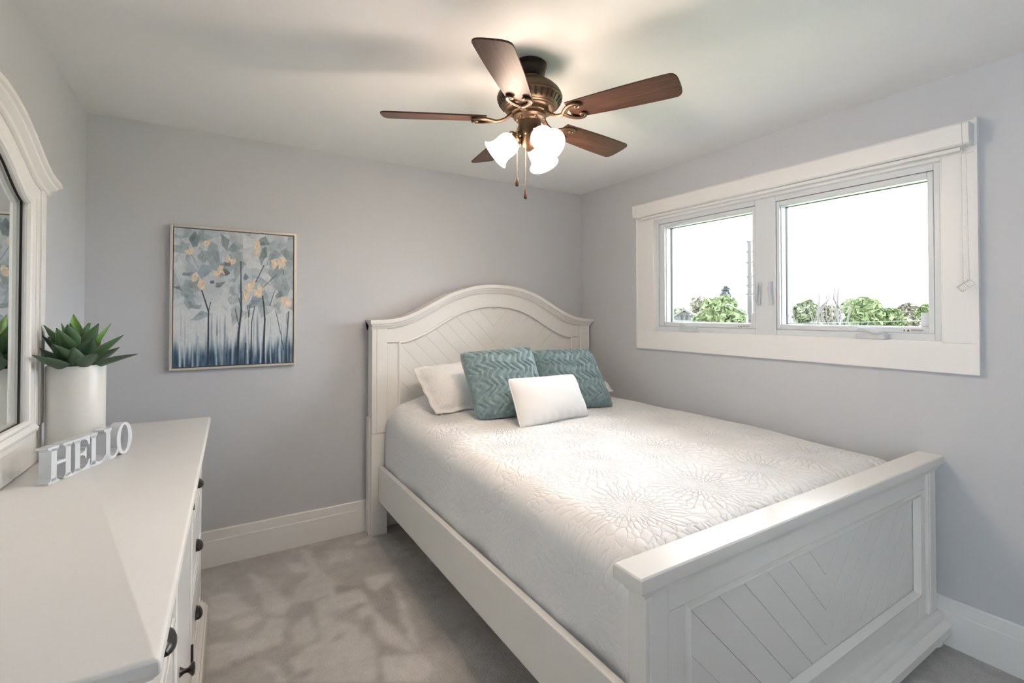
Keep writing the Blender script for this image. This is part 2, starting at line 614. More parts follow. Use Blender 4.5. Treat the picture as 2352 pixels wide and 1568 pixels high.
# thin back band round the casing
bbnd = MB(O)
for a in ((0.668, 0.676, 1.164, 2.226), (2.539, 2.547, 1.164, 2.226)):
    bbnd.box(CX - 0.004, XR - 0.0005, a[0], a[1], a[2], a[3])
bbnd.box(CX - 0.004, XR - 0.0005, 0.676, 2.539, 1.164, 1.172)
bbnd.build('casing_edge', M['trim'], win)
jb = MB(O)      # jamb lining
jb.box(CX + 0.002, XR + 0.15, WY0 - 0.006, WY0 + 0.004, WZ0, WZ1)
jb.box(CX + 0.002, XR + 0.15, WY1 - 0.004, WY1 + 0.006, WZ0, WZ1)
jb.box(CX + 0.002, XR + 0.15, WY0, WY1, WZ0 - 0.006, WZ0 + 0.004)
jb.box(CX + 0.002, XR + 0.15, WY0, WY1, WZ1 - 0.004, WZ1 + 0.006)
jb.build('jamb', M['trim'], win)
fr_ = MB(O)     # fixed frame between casing and sashes
FX = XR + 0.012
FX1 = XR + 0.12
PANES = [(1.647, 2.368, 1.327, 2.052), (0.822, 1.526, 1.327, 2.052)]
fr_.box(FX, FX1, WY0, PANES[1][0], WZ0, WZ1)
fr_.box(FX, FX1, PANES[1][1], PANES[0][0], WZ0, WZ1)
fr_.box(FX, FX1, PANES[0][1], WY1, WZ0, WZ1)
for p in PANES:
    fr_.box(FX, FX1, p[0], p[1], WZ0, p[2])
    fr_.box(FX, FX1, p[0], p[1], p[3], WZ1)
fr_.build('frame', M['vinyl'], win, bevel=0.003)
GX = XR + 0.085


def bar_frame(mb, x0, x1, a, b):
    """rectangular ring: outer a=(y0,y1,z0,z1), inner b"""
    mb.box(x0, x1, a[0], b[0], a[2], a[3])
    mb.box(x0, x1, b[1], a[1], a[2], a[3])
    mb.box(x0, x1, b[0], b[1], a[2], b[2])
    mb.box(x0, x1, b[0], b[1], b[3], a[3])


OPEN = [(1.668, 2.320, 1.353, 2.026), (0.846, 1.508, 1.353, 2.026)]
for i, (p, q) in enumerate(zip(PANES, OPEN)):
    s = MB(O)
    bar_frame(s, FX + 0.004, FX1 - 0.01, (p[0] + 0.002, p[1] - 0.002, p[2] + 0.002, p[3] - 0.002), q)
    sash = s.build('sash', M['vinyl'], win, bevel=0.004)
    s = MB(O)
    bar_frame(s, XR + 0.035, GX - 0.008, (q[0] - 0.002, q[1] + 0.002, q[2] - 0.002, q[3] + 0.002), (q[0] + 0.004, q[1] - 0.004, q[2] + 0.004, q[3] - 0.004))
    s.build('glazing_bead', M['vinyl'], sash)
    s = MB(O)
    bar_frame(s, GX - 0.007, GX + 0.012, (q[0] - 0.001, q[1] + 0.001, q[2] - 0.001, q[3] + 0.001), (q[0] + 0.006, q[1] - 0.006, q[2] + 0.006, q[3] - 0.006))
    tag(s.build('spacer', M['gap'], sash), 'dark spacer strip around the glass')
    g = MB(O)
    g.box(GX, GX + 0.004, q[0] + 0.001, q[1] - 0.001, q[2] + 0.001, q[3] - 0.001)
    g.build('pane', M['glass'], sash)
    # small frosted corner tab on the glass
    tb = MB(O)
    tb.box(GX - 0.010, GX - 0.001, q[0] + 0.006, q[0] + 0.046, q[2] + 0.004, q[2] + 0.068)
    tb.box(GX - 0.013, GX - 0.010, q[0] + 0.012, q[0] + 0.020, q[2] + 0.010, q[2] + 0.060)
    tb.build('corner_tab', M['vinyl'], sash, bevel=0.002)
    # warning label under the glass
    lb = MB(O)
    y0 = q[0] + 0.012
    lb.box(FX + 0.002, FX + 0.0045, y0, y0 + 0.085, 1.3335, 1.3475)
    lab = lb.build('warning_label', M['label'], sash)
    ink = MB(O)
    X0 = FX + 0.0016
    for zz in (1.3445, 1.3415):
        ink.box(X0, X0 + 0.0008, y0 + 0.004, y0 + 0.050, zz - 0.0007, zz + 0.0007)
    for zz in (1.3385, 1.3360):
        ink.box(X0, X0 + 0.0008, y0 + 0.010, y0 + 0.050, zz - 0.0004, zz + 0.0004)
    ink.prism([(y0 + 0.055, 1.3355), (y0 + 0.066, 1.3355), (y0 + 0.0605, 1.3460)], 'x', X0, X0 + 0.0008)
    ink.prism([(y0 + 0.072, 1.3355), (y0 + 0.080, 1.3375), (y0 + 0.076, 1.3460)], 'x', X0, X0 + 0.0008)
    tag(ink.build('label_print', M['label_ink'], lab), 'black print with a warning triangle')
    # lock lever on the mullion
    lk = MB(O)
    yl = 1.622 if i == 0 else 1.552
    sg = -1 if i == 0 else 1
    lk.prism([(yl - 0.010, 1.468), (yl + 0.010, 1.468), (yl + 0.011, 1.60), (yl - 0.011, 1.60)], 'x', FX - 0.014, FX)
    lk.tube([(FX - 0.016, yl, 1.595), (FX - 0.024, yl, 1.56), (FX - 0.026, yl - sg * 0.004, 1.53), (FX - 0.020, yl - sg * 0.010, 1.49), (FX - 0.012, yl - sg * 0.013, 1.475)], [0.006, 0.008, 0.008, 0.007, 0.004], 10)
    lk.build('lock_lever', M['crank'], win, smooth=True, bevel=0.002)
    # folding crank on the sill
    yc = 2.105 if i == 0 else 1.055
    ck = MB(O)
    ck.loft([[(FX - d, yc + w * s_, z) for (s_, z) in ((-1, 1.297), (1, 1.297), (0.92, 1.318), (0.55, 1.330), (-0.75, 1.330), (-0.98, 1.315))] for d, w in ((0.0, 0.066), (0.030, 0.066), (0.040, 0.060))])
    crank = ck.build('crank_housing', M['crank'], win, smooth=True, bevel=0.002)
    ch = MB(O)
    pts = []
    for k in range(15):
        u = k / 14
        pts.append((FX - 0.034 - 0.012 * math.sin(u * PI), yc + 0.055 - u * 0.115, 1.331 + 0.010 * math.sin(u * PI * 2.0 + 0.4) + 0.006 * math.sin(u * PI)))
    ch.tube(pts, [0.004 + 0.004 * math.sin(PI * k / 14) for k in range(15)], 8)
    ch.build('crank_handle', M['crank'], crank, smooth=True)

# added window, out of view, that brightens the room with sky light
fill_win = empty('added_fill_window', (XL, -0.60, RW[2]))
tag(fill_win, 'plain window added out of view in the mirror wall for fill daylight', 'window', kind='structure')
O = fill_win.location
m_ = MB(O)
for a in ((RW[0], RW[0] + 0.05), (RW[1] - 0.05, RW[1]), (-0.62, -0.58)):
    m_.box(XL - 0.09, XL - 0.03, a[0], a[1], RW[2], RW[3])
m_.box(XL - 0.09, XL - 0.03, RW[0], RW[1], RW[2], RW[2] + 0.05)
m_.box(XL - 0.09, XL - 0.03, RW[0], RW[1], RW[3] - 0.05, RW[3])
m_.build('frame', M['vinyl'], fill_win, bevel=0.003)
m_ = MB(O)
m_.box(XL - 0.064, XL - 0.060, RW[0], RW[1], RW[2], RW[3])
m_.build('pane', M['glass'], fill_win)
# roller blind cassette fixed over the window head
bl = empty('roller_blind', (XR - 0.024, 1.60, 2.10))
tag(bl, 'white roller blind rolled up in its cassette over the window', 'blind')
O = bl.location
BX0, BX1 = XR - 0.092, XR - 0.0245
prof = [(BX1, 2.110), (BX1, 2.200), (BX0 + 0.006, 2.200), (BX0, 2.194), (BX0 + 0.001, 2.150), (BX0 + 0.006, 2.116), (BX0 + 0.014, 2.110)]
m_ = MB(O)
m_.loft([[(x, y, z) for x, z in prof] for y in (0.698, 2.488)])
m_.build('cassette', M['blind'], bl, smooth=True)
for y0, y1 in ((0.676, 0.697), (2.489, 2.520)):
    m_ = MB(O)
    m_.loft([[(x - (0.002 if x < XR - 0.05 else 0), y, z) for x, z in prof] for y in (y0, y1)])
    m_.build('end_cap', M['blind'], bl, smooth=True, bevel=0.002)
m_ = MB(O)
m_.box(BX0 + 0.030, BX1 - 0.012, 0.71, 2.47, 2.094, 2.109)
m_.build('hem_bar', M['blind'], bl, bevel=0.002)
CHX = BX0 + 0.006
m_ = MB(O)
for (ya, yb) in ((0.704, 0.7035), (0.690, 0.684)):
    m_.tube([(CHX + 0.010, ya, 2.11), (CHX + 0.012, yb, 1.545)], 0.0009, 6)
    for k in range(75):
        u = k / 74
        m_.sphere((CHX + 0.010 + 0.002 * u, ya + (yb - ya) * u, 2.105 - 0.555 * u), 0.0022, 6, 4)
m_.build('bead_chain', M['blind'], bl, smooth='all')
m_ = MB(O)
rot = Matrix.Rotation(R(-38), 4, 'X')
for (a, b, c_, d) in ((-0.026, 0.026, -0.014, -0.010), (-0.026, 0.026, 0.010, 0.014), (-0.026, -0.022, -0.010, 0.010), (0.022, 0.026, -0.010, 0.010), (-0.003, 0.003, -0.010, 0.010)):
    q = MB()
    q.box(-0.006, 0.006, a, b, c_, d)
    m_.add([rot @ Vector(v) + Vector((CHX + 0.014, 0.696, 1.532)) for v in q.v], q.f)
m_.build('chain_holder', M['clear'], bl, bevel=0.001)

# ------------------------------------------------------------------ bed
BXC = 1.766
bed = empty('bed', (BXC, 1.95, 0))
tag(bed, 'white painted wooden bed with arched headboard and panelled footboard', 'bed')
O = bed.location
ARCH = [(0, 1.628), (0.10, 1.624), (0.2, 1.610), (0.365, 1.560), (0.5, 1.491), (0.62, 1.428), (0.70, 1.397), (0.77, 1.382), (0.84, 1.376), (0.922, 1.375)]
BEAD = [(0, 1.472), (0.1, 1.468), (0.2, 1.447), (0.28, 1.422), (0.39, 1.366), (0.51, 1.297), (0.60, 1.256), (0.66, 1.236), (0.72, 1.228)]
ax_, az_ = smooth_table(ARCH, 161, 0.12)
HY = 3.045        # cap front
headboard = empty('headboard')
headboard.parent = bed
# headboard body: posts
for sgn in (-1, 1):
    x0, x1 = sorted((BXC + sgn * 0.905, BXC + sgn * 0.803))
    hb = MB(O)
    hb.box(x0, x1, 3.075, 3.170, 0.0, 0.648)
    hb.box(x0 + 0.002, x1 - 0.002, 3.077, 3.170, 0.649, 1.330)
    xs0, xs1 = sorted((BXC + sgn * 0.875, BXC + sgn * 0.808))
    hb.box(xs0, xs1, 3.073, 3.08, 0.655, 1.318)
    # side strip behind the post
    xo0, xo1 = sorted((BXC + sgn * 0.913, BXC + sgn * 0.903))
    hb.box(xo0, xo1, 3.11, 3.175, 0.0, 0.75)
    # stiles
    xs0, xs1 = sorted((BXC + sgn * 0.803, BXC + sgn * 0.722))
    hb.box(xs0, xs1, 3.088, 3.165, 0.36, 1.224)
    hb.build('post', M['furn'], headboard, bevel=0.003)
# arched rail under the cap
bx_, bz_ = smooth_table(BEAD, 101, 0.10)
ar = MB(O)
rings = []
for xx in np.linspace(-0.803, 0.803, 121):
    zt = float(np.interp(xx, ax_, az_)) - 0.03
    zb = float(np.interp(xx, bx_, bz_)) if abs(xx) <= 0.72 else 1.228
    rings.append([(BXC + xx, 3.088, zb), (BXC + xx, 3.165, zb), (BXC + xx, 3.165, zt), (BXC + xx, 3.088, zt)])
ar.loft(rings)
ar.build('arched_rail', M['furn'], headboard, smooth=True)


def clip_poly(poly, nx, nz, c):
    """keep the part of a convex polygon where nx*x + nz*z <= c"""
    out = []
    for (x1, z1), (x2, z2) in zip(poly, poly[1:] + poly[:1]):
        d1, d2 = nx * x1 + nz * z1 - c, nx * x2 + nz * z2 - c
        if d1 <= 0:
            out.append((x1, z1))
        if (d1 < 0) != (d2 < 0) and d1 != d2:
            f = d1 / (d1 - d2)
            out.append((x1 + (x2 - x1) * f, z1 + (z2 - z1) * f))
    return out


def v_boards(mb, outline, y_front, y_back, pitch, gap):
    """tongue and groove boards laid as a V inside a convex outline (x from the middle)"""
    zs = [z for _, z in outline]
    mb.loft([[(BXC + x, y_front + 0.004, z) for x, z in outline], [(BXC + x, y_back, z) for x, z in outline]])
    for sg in (-1, 1):
        half = clip_poly(outline, -sg, 0, 0.0)
        c = min(zs) - 1.2
        while c < max(zs) + 0.1:
            p = clip_poly(half, -sg, 1, c + pitch - gap / 2)          # z - |x| <= c + pitch
            if len(p) > 2:
                p = clip_poly(p, sg, -1, -(c + gap / 2))
            if len(p) > 2:
                area = abs(sum(a[0] * b[1] - b[0] * a[1] for a, b in zip(p, p[1:] + p[:1]))) / 2
                if area > 2e-4:
                    mb.loft([[(BXC + x, y_front, z) for x, z in p], [(BXC + x, y_front + 0.0045, z) for x, z in p]])
            c += pitch


pn = MB(O)
v_boards(pn, [(-0.73, 0.40), (0.73, 0.40), (0.73, 1.33), (0.45, 1.44), (0.2, 1.50), (-0.2, 1.50), (-0.45, 1.44), (-0.73, 1.33)], 3.100, 3.15, 0.118, 0.0016)
pn.build('panel', M['furn'], headboard)
bd = MB(O)
bd.tube([(BXC - 0.722, 3.088, 0.6), (BXC - 0.722, 3.088, 0.9), (BXC - 0.722, 3.088, 1.21)] + [(BXC + x, 3.087, z) for x, z in zip(bx_, bz_)] + [(BXC + 0.722, 3.088, z) for z in (1.21, 0.9, 0.6)], 0.0095, 8)
bd.build('bead', M['furn'], headboard, smooth=True)
cp = MB(O)
rings = []
capprof = [(3.178, 0.0), (HY + 0.003, 0.0), (HY, -0.003), (HY, -0.023), (HY + 0.003, -0.027), (HY + 0.010, -0.029), (HY + 0.012, -0.037), (HY + 0.022, -0.046), (HY + 0.027, -0.057), (HY + 0.036, -0.059), (HY + 0.040, -0.066), (3.178, -0.066)]
for i, (x, z) in enumerate(zip(ax_, az_)):
    d0 = max(0, i - 1)
    d1 = min(len(ax_) - 1, i + 1)
    tx, tz = ax_[d1] - ax_[d0], az_[d1] - az_[d0]
    L = math.hypot(tx, tz)
    nx, nz = -tz / L, tx / L
    ring = []
    for y, d in capprof:
        inset = 1.0
        if i in (0, len(ax_) - 1):
            inset = 1.0
        ring.append((BXC + x + nx * d * 1.0, y, z + nz * d))
    rings.append(ring)
# shape the two ends so that the cove returns round the corner
for e in (0, -1):
    sg = 1 if e == 0 else -1
    rings[e] = [(p[0] + sg * max(0.0, (y - HY)) * (0.9 if y < 3.1 else 0) + (sg * 0.036 if (y > 3.1 and d < -0.05) else 0), p[1], p[2]) for p, (y, d) in zip(rings[e], capprof)]
cp.loft(rings)
cp.build('crown_moulding', M['furn'], headboard, smooth=True, angle=25)

# side rails
for sgn, nm in ((-1, 'side_rail'), (1, 'side_rail')):
    x0, x1 = sorted((BXC + sgn * 0.862, BXC + sgn * 0.834))
    m_ = MB(O)
    m_.box(x0, x1, 0.87, 3.072, 0.222, 0.445)
    m_.build(nm, M['furn'], bed, bevel=0.004)
m_ = MB(O)
for yy in (1.3, 1.9, 2.5):
    m_.box(BXC - 0.83, BXC + 0.83, yy - 0.04, yy + 0.04, 0.24, 0.265)
m_.build('slats', M['furn'], bed)

# footboard
FY = 0.812
fb = MB(O)
for sgn in (-1, 1):
    x0, x1 = sorted((BXC + sgn * 0.890, BXC + sgn * 0.806))
    fb.box(x0, x1, FY, FY + 0.056, 0.10, 0.765)
    a0, a1 = sorted((BXC + sgn * 0.876, BXC + sgn * 0.815))
    fb.box(a0, a1, FY - 0.004, FY + 0.01, 0.165, 0.742)
    b0, b1 = sorted((BXC + sgn * 0.806, BXC + sgn * 0.735))
    fb.box(b0, b1, FY + 0.010, FY + 0.048, 0.14, 0.672)
fb.box(BXC - 0.806, BXC + 0.806, FY + 0.010, FY + 0.048, 0.674, 0.765)
fb.box(BXC - 0.735, BXC + 0.735, FY + 0.010, FY + 0.048, 0.14, 0.246)
footboard = fb.build('footboard', M['furn'], bed, bevel=0.003)
m_ = MB(O)
v_boards(m_, [(-0.74, 0.20), (0.74, 0.20), (0.74, 0.70), (-0.74, 0.70)], FY + 0.022, FY + 0.042, 0.118, 0.0024)
m_.build('panel', M['furn'], footboard)
# picture-frame moulding round the panel
pm = MB(O)
pr = [(0.0, 0.0), (-0.010, -0.004), (-0.012, -0.010), (-0.006, -0.016), (0.002, -0.020), (0.010, -0.026), (0.010, 0.0)]
ol, orr, ob_, ot = BXC - 0.735, BXC + 0.735, 0.246, 0.674
cor = [(ol, ob_, 1, 1), (orr, ob_, -1, 1), (orr, ot, -1, -1), (ol, ot, 1, -1)]
rings = []
for (x, z, sx, sz) in cor + cor[:1]:
    rings.append([(x - sx * e * -1.0 * -1, FY + 0.010 + dy, z - sz * e * -1.0 * -1) for dy, e in pr])
pm.loft(rings, True, False)
pm.build('panel_moulding', M['furn'], footboard, smooth=True)
m_ = MB(O)
m_.loft([[(BXC - w, FY + y0, z), (BXC + w, FY + y0, z), (BXC + w, FY + y1, z), (BXC - w, FY + y1, z)] for w, y0, y1, z in
         ((0.897, -0.004, 0.060, 0.742), (0.897, -0.004, 0.060, 0.748), (0.908, -0.010, 0.066, 0.758), (0.912, -0.012, 0.068, 0.765), (0.922, -0.018, 0.072, 0.766), (0.924, -0.020, 0.074, 0.769), (0.924, -0.020, 0.074, 0.800), (0.920, -0.016, 0.070, 0.804))])
m_.build('top_cap', M['furn'], footboard, smooth=True, bevel=0.001)
m_ = MB(O)
m_.loft([[(BXC - w, FY + y0, z), (BXC + w, FY + y0, z), (BXC + w, FY + y1, z), (BXC - w, FY + y1, z)] for w, y0, y1, z in
         ((0.900, -0.036, 0.066, 0.052), (0.910, -0.042, 0.072, 0.058), (0.912, -0.044, 0.074, 0.092), (0.908, -0.034, 0.070, 0.100), (0.902, -0.020, 0.064, 0.108), (0.905, -0.018, 0.062, 0.122), (0.897, -0.010, 0.060, 0.132), (0.893, -0.006, 0.058, 0.150))])
m_.build('plinth_moulding', M['furn'], footboard, smooth=True)
for sgn in (-1, 1):
    m_ = MB(O)
    m_.lathe([(0.001, 0.0), (0.024, 0.0), (0.036, 0.010), (0.040, 0.022), (0.036, 0.036), (0.026, 0.046), (0.030, 0.052), (0.030, 0.056)], (BXC + sgn * 0.862, FY + 0.012, 0), 24)
    m_.build('bun_foot', M['furn'], footboard, smooth=True)

# mattress below the bedspread
mt = MB((BXC, 1.97, 0.265))
mt.box(BXC - 0.80, BXC + 0.80, 0.905, 3.045, 0.2655, 0.735)
tag(mt.build('mattress', M['sheet'], None, bevel=0.06, seg=4), 'off-white mattress lying in the bed under the quilt', 'mattress').location = (BXC, 1.97, 0.265)


# bedspread: shell over the mattress
def quilt_top(y):
    base = 0.795 + 0.095 * max(0.0, min(1.0, (y - 2.60) / 0.34)) ** 2 * 1.0
    base -= 0.030 * max(0.0, min(1.0, (1.6 - y) / 0.7))
    return base


def build_quilt():
    NX, NY = 150, 170
    xl, xr = BXC - 0.822, BXC + 0.850
    y0, y1 = 0.897, 3.058
    nz = np.random.RandomState(5)
    ph = nz.rand(8) * 6.28
    verts = []
    uvs = []
    ys = np.linspace(0, 1, NY)
    Rr = 0.10
    for j in range(NY):
        # parameter along the bed with a short drop at both ends
        s = ys[j]
        tot = (y1 - y0) + 2 * 0.30
        a = s * tot - 0.30
        if a < 0:
            yy, dz = y0, a
        elif a > y1 - y0:
            yy, dz = y1, -(a - (y1 - y0))
        else:
            yy, dz = y0 + a, 0.0
        d_end = min(yy - y0, y1 - yy)
        rr = 0.085
        er = (rr - math.sqrt(max(0, rr * rr - (rr - min(d_end, rr)) ** 2)))
        ztop = quilt_top(yy) - er
        hang_l = 0.375
        w = xr - xl
        totx = w + hang_l + 0.30
        for i in range(NX):
            b = i / (NX - 1) * totx - hang_l
            if b < 0:
                xx, dx = xl, b
            elif b > w:
                xx, dx = xr, -(b - w)
            else:
                xx, dx = xl + b, 0.0
            de = min(xx - xl, xr - xx)
            ex = Rr - math.sqrt(max(0, Rr * Rr - (Rr - min(de, Rr)) ** 2))
            crown = 0.018 * math.sin(PI * (xx - xl) / w) ** 0.8
            # sleeping pillows under the cover, dying out at the side
            head = max(0.0, min(1.0, (yy - 2.60) / 0.34)) ** 2 * 0.075
            side = max(0.0, 1 - (xx - xl) / 0.30)
            side_r = max(0.0, 1 - (xr - xx) / 0.30)
            z = ztop - ex + crown - head * (side + side_r) * 0.9
            x_out = xx
            y_out = yy
            if dx < 0 or dz < 0:
                drop = min(dx, 0) + min(dz, 0)
                z = max(z + drop, 0.37 if xx < BXC else 0.42)
                hangf = min(1, -dx / hang_l) if dx < 0 else 0
                if dx < 0:
                    sg = -1 if xx < BXC else 1
                    wave = 0.010 * math.sin(yy * 9 + ph[0]) + 0.007 * math.sin(yy * 17 + ph[1]) + 0.004 * math.sin(yy * 41 + ph[2])
                    x_out = xx + sg * (hangf * (0.012 * math.sin(PI * min(1, hangf * 1.0)) * 0 - 0.006) + wave * hangf * 0.9)
                    if sg < 0:
                        z += hangf * (0.012 * math.sin(yy * 7 + ph[3]) + 0.010 * math.sin(yy * 19 + ph[4]))
            else:
                z += 0.004 * math.sin(xx * 6 + ph[5]) * math.sin(yy * 5 + ph[6]) + 0.0018 * math.sin(xx * 19 + yy * 13 + ph[7])
            verts.append((x_out - BXC, y_out - 1.97, z - 0.45))
            uvs.append((b + 0.15, s * tot))
    faces = []
    for j in range(NY - 1):
        for i in range(NX - 1):
            a = j * NX + i
            faces.append((a, a + 1, a + NX + 1, a + NX))
    me = bpy.data.meshes.new('bedspread')
    me.from_pydata(verts, [], faces)
    ul = me.uv_layers.new(name='quilt')
    li = np.zeros(len(me.loops), dtype=np.int32)
    me.loops.foreach_get('vertex_index', li)
    ua = np.array(uvs, dtype=np.float32)[li]
    ul.data.foreach_set('uv', ua.ravel())
    for p in me.polygons:
        p.use_smooth = True
    me.materials.append(M['quilt'])
    ob = bpy.data.objects.new('bedspread', me)
    col.objects.link(ob)
    ob.location = (BXC, 1.97, 0.45)
    s = ob.modifiers.new('thick', 'SOLIDIFY')
    s.thickness = 0.008
    s.offset = -1
    tag(ob, 'white quilted bedspread with stitched flower medallions covering the bed', 'bedspread')
    return ob


build_quilt()


# pillows ------------------------------------------------------------------
def pillow(name, BL, BR, TL, TR, thick, mat, label, cat, group=None, mode='plain', n=44, flange=0.0, pinch=0.05, round_=0.05):
    BL, BR, TL, TR = map(Vector, (BL, BR, TL, TR))
    c = (BL + BR + TL + TR) / 4
    ux = ((BR - BL) + (TR - TL)).normalized()
    uy = ((TL - BL) + (TR - BR)).normalized()
    uz = ux.cross(uy).normalized()
    verts, faces = [], []
    rs = np.random.RandomState(len(label))
    p0 = rs.rand(6) * 6.28

    def P(u, v, side):
        q = (BL * (1 - u) * (1 - v) + BR * (1 + u) * (1 - v) + TL * (1 - u) * (1 + v) + TR * (1 + u) * (1 + v)) / 4
        q = c + (q - c)
        pu = 1 - pinch * (1 - v * v)
        pv = 1 - pinch * (1 - u * u)
        q = q - ux * ((q - c).dot(ux)) * (1 - pu) - uy * ((q - c).dot(uy)) * (1 - pv)
        k_ = round_ * (u * u * v * v) ** 2.5
        q = q - (q - c) * k_
        fu, fv = abs(u), abs(v)
        if flange > 0:
            fu = min(1, fu / (1 - flange))
            fv = min(1, fv / (1 - flange * 1.3))
        t_ = thick * 0.5 * (max(0, 1 - fu ** 2.4) * max(0, 1 - fv ** 2.4)) ** 0.50
        t_ += 0.0035
        d = 0
        if mode == 'zig' and side > 0:
            # ruched zig-zag rows running up the cushion
            zz = abs(((v * 2.05 + 0.12 * math.sin(u * 5 + p0[0])) % 1.0) - 0.5) * 2
            ph = u * 5.6 + zz * 1.10 + 0.28 * math.sin(v * 4 + p0[1]) + 0.16 * math.sin(u * 9 + v * 7 + p0[2]) + 0.08 * math.sin(v * 23 + u * 5)
            w = 0.5 + 0.5 * math.sin(ph * 2 * PI)
            d = 0.0135 * (abs(w) ** 0.6) * min(1, (1 - max(abs(u), abs(v))) * 8 + 0.25)
        elif mode == 'plain':
            d = 0.0015 * math.sin(u * 7 + p0[3]) * math.sin(v * 6 + p0[4])
            e = max(0, abs(v) - 0.55) / 0.45
            d += 0.003 * e * math.sin(u * 26 + p0[5] + v * 4) * (1 - fu ** 4)
        elif mode == 'sham':
            d = 0.004 * math.sin(u * 6 + p0[3] + v * 3) * math.sin(v * 7 + p0[4])
            if fu >= 0.95 or fv >= 0.95:
                d = 0.006 * math.sin(u * 14 + v * 12 + p0[5])
        return q + uz * side * (t_ + d * (1 if side > 0 or mode == 'sham' else 0)) if not (flange > 0 and (fu >= 1 or fv >= 1)) else q + uz * (side * 0.003 + d)

    for side in (1, -1):
        base = len(verts)
        for j in range(n + 1):
            for i in range(n + 1):
                verts.append(tuple(P(-1 + 2 * i / n, -1 + 2 * j / n, side) - c))
        for j in range(n):
            for i in range(n):
                a = base + j * (n + 1) + i
                q = (a, a + 1, a + n + 2, a + n + 1)
                faces.append(q if side > 0 else q[::-1])
    N = (n + 1) * (n + 1)
    edge = [i for i in range(n + 1)] + [(j) * (n + 1) + n for j in range(1, n + 1)] + [n * (n + 1) + i for i in range(n - 1, -1, -1)] + [j * (n + 1) for j in range(n - 1, 0, -1)]
    for k in range(len(edge)):
        a, b = edge[k], edge[(k + 1) % len(edge)]
        faces.append((b, a, a + N, b + N))
    me = bpy.data.meshes.new(name)
    me.from_pydata(verts, [], faces)
    for p in me.polygons:
        p.use_smooth = True
    me.materials.append(mat)
    ob = bpy.data.objects.new(name, me)
    col.objects.link(ob)
    ob.location = c
    tag(ob, label, cat, group)
    if mode == 'plain':
        # piped seam
        pp = MB()
        loop = [Vector(P(-1 + 2 * (i / 40), -1, 0)) - c for i in range(41)] + [Vector(P(1, -1 + 2 * (i / 40), 0)) - c for i in range(1, 41)] + [Vector(P(1 - 2 * (i / 40), 1, 0)) - c for i in range(1, 41)] + [Vector(P(-1, 1 - 2 * (i / 40), 0)) - c for i in range(1, 41)]
        pp.tube(loop, 0.0042, 6)
        pp.build('piping', mat, ob, smooth='all')
    return ob


pillow('pillow_sham', (1.115, 2.66, 0.815), (1.74, 2.70, 0.84), (1.065, 2.935, 1.075), (1.70, 2.965, 1.105), 0.17, M['sham'],
       'white quilted pillow sham with flanged edge leaning behind the green-teal cushion', 'pillow', 'quilted shams against the headboard', 'sham', 46, 0.11, 0.03)
pillow('pillow_sham', (1.88, 2.70, 0.84), (2.545, 2.64, 0.832), (1.84, 2.965, 1.115), (2.45, 2.935, 1.105), 0.17, M['sham'],
       'white quilted pillow sham almost hidden behind the teal cushion near the window wall', 'pillow', 'quilted shams against the headboard', 'sham', 46, 0.11, 0.03)
pillow('throw_cushion', (1.275, 2.43, 0.800), (1.73, 2.35, 0.815), (1.250, 2.64, 1.185), (1.715, 2.54, 1.215), 0.185, M['teal'],
       'square teal plush cushion with zigzag ruching, standing higher beside the sham', 'cushion', 'teal zigzag cushions', 'zig', 150, 0, 0.05, 0.07)
pillow('throw_cushion', (1.80, 2.43, 0.825), (2.225, 2.315, 0.800), (1.765, 2.66, 1.175), (2.215, 2.555, 1.175), 0.185, M['teal'],
       'square teal plush cushion with zigzag ruching nearer the window wall', 'cushion', 'teal zigzag cushions', 'zig', 150, 0, 0.05, 0.07)
pillow('lumbar_cushion', (1.385, 2.155, 0.806), (1.895, 2.185, 0.815), (1.375, 2.27, 1.058), (1.86, 2.285, 1.052), 0.13, M['white_cloth'],
       'small plain white oblong cushion in front of the two teal cushions', 'cushion', None, 'plain', 44, 0, 0.045)

# ------------------------------------------------------------------ dresser (local frame: +X room side, Y along the front)
DR = R(-1.67)
DZ = 0.94
P2 = Vector((-0.058, 0.832, 0))
dresser = empty('dresser', P2, DR)
tag(dresser, 'long white painted dresser with black cup pulls along the mirror wall', 'dresser')
DL = 1.813
DD = 0.475
m_ = MB()
rings = []
for inset, z in ((0.010, 0.905), (0.006, 0.911), (0.0, 0.917), (0.0, 0.930), (0.002, 0.937), (0.007, 0.940)):
    rings.append([(-DD, inset, z), (-inset, inset, z), (-inset, DL - inset, z), (-DD, DL - inset, z)])
m_.loft(rings)
m_.build('top', M['dresser_top'], dresser, smooth=True, bevel=0.003)
CF = -0.036       # carcass front
m_ = MB()
m_.box(-DD + 0.005, CF - 0.012, 0.022, DL - 0.022, 0.06, 0.905)
m_.build('carcass', M['furn'], dresser, bevel=0.003)
# face pilasters with flutes
cols = [(0.045, 0.615), (0.655, 1.158), (1.198, DL - 0.045)]
for y0, y1 in ((0.022, 0.045), (0.615, 0.655), (1.158, 1.198), (DL - 0.045, DL - 0.022)):
    m_ = MB()
    w = y1 - y0
    m_.box(CF - 0.012, CF, y0, y1, 0.10, 0.904)
    nfl = 3 if w > 0.03 else 1
    for k in range(nfl):
        yc = y0 + w * (k + 0.5) / nfl
        m_.tube([(CF, yc, 0.16), (CF, yc, 0.5), (CF, yc, 0.86)], 0.0045, 8)
    m_.box(CF, CF + 0.008, y0, y1, 0.875, 0.904)
    m_.build('pilaster', M['furn'], dresser, smooth=True, bevel=0.0015)
m_ = MB()
m_.loft([[(-DD + 0.005, a, z), (x, a, z), (x, DL - a, z), (-DD + 0.005, DL - a, z)] for x, a, z in ((-0.006, -0.002, 0.0), (-0.006, -0.002, 0.072), (-0.012, 0.003, 0.078), (-0.014, 0.005, 0.090), (-0.022, 0.010, 0.096), (-0.026, 0.014, 0.106), (-0.034, 0.020, 0.110))])
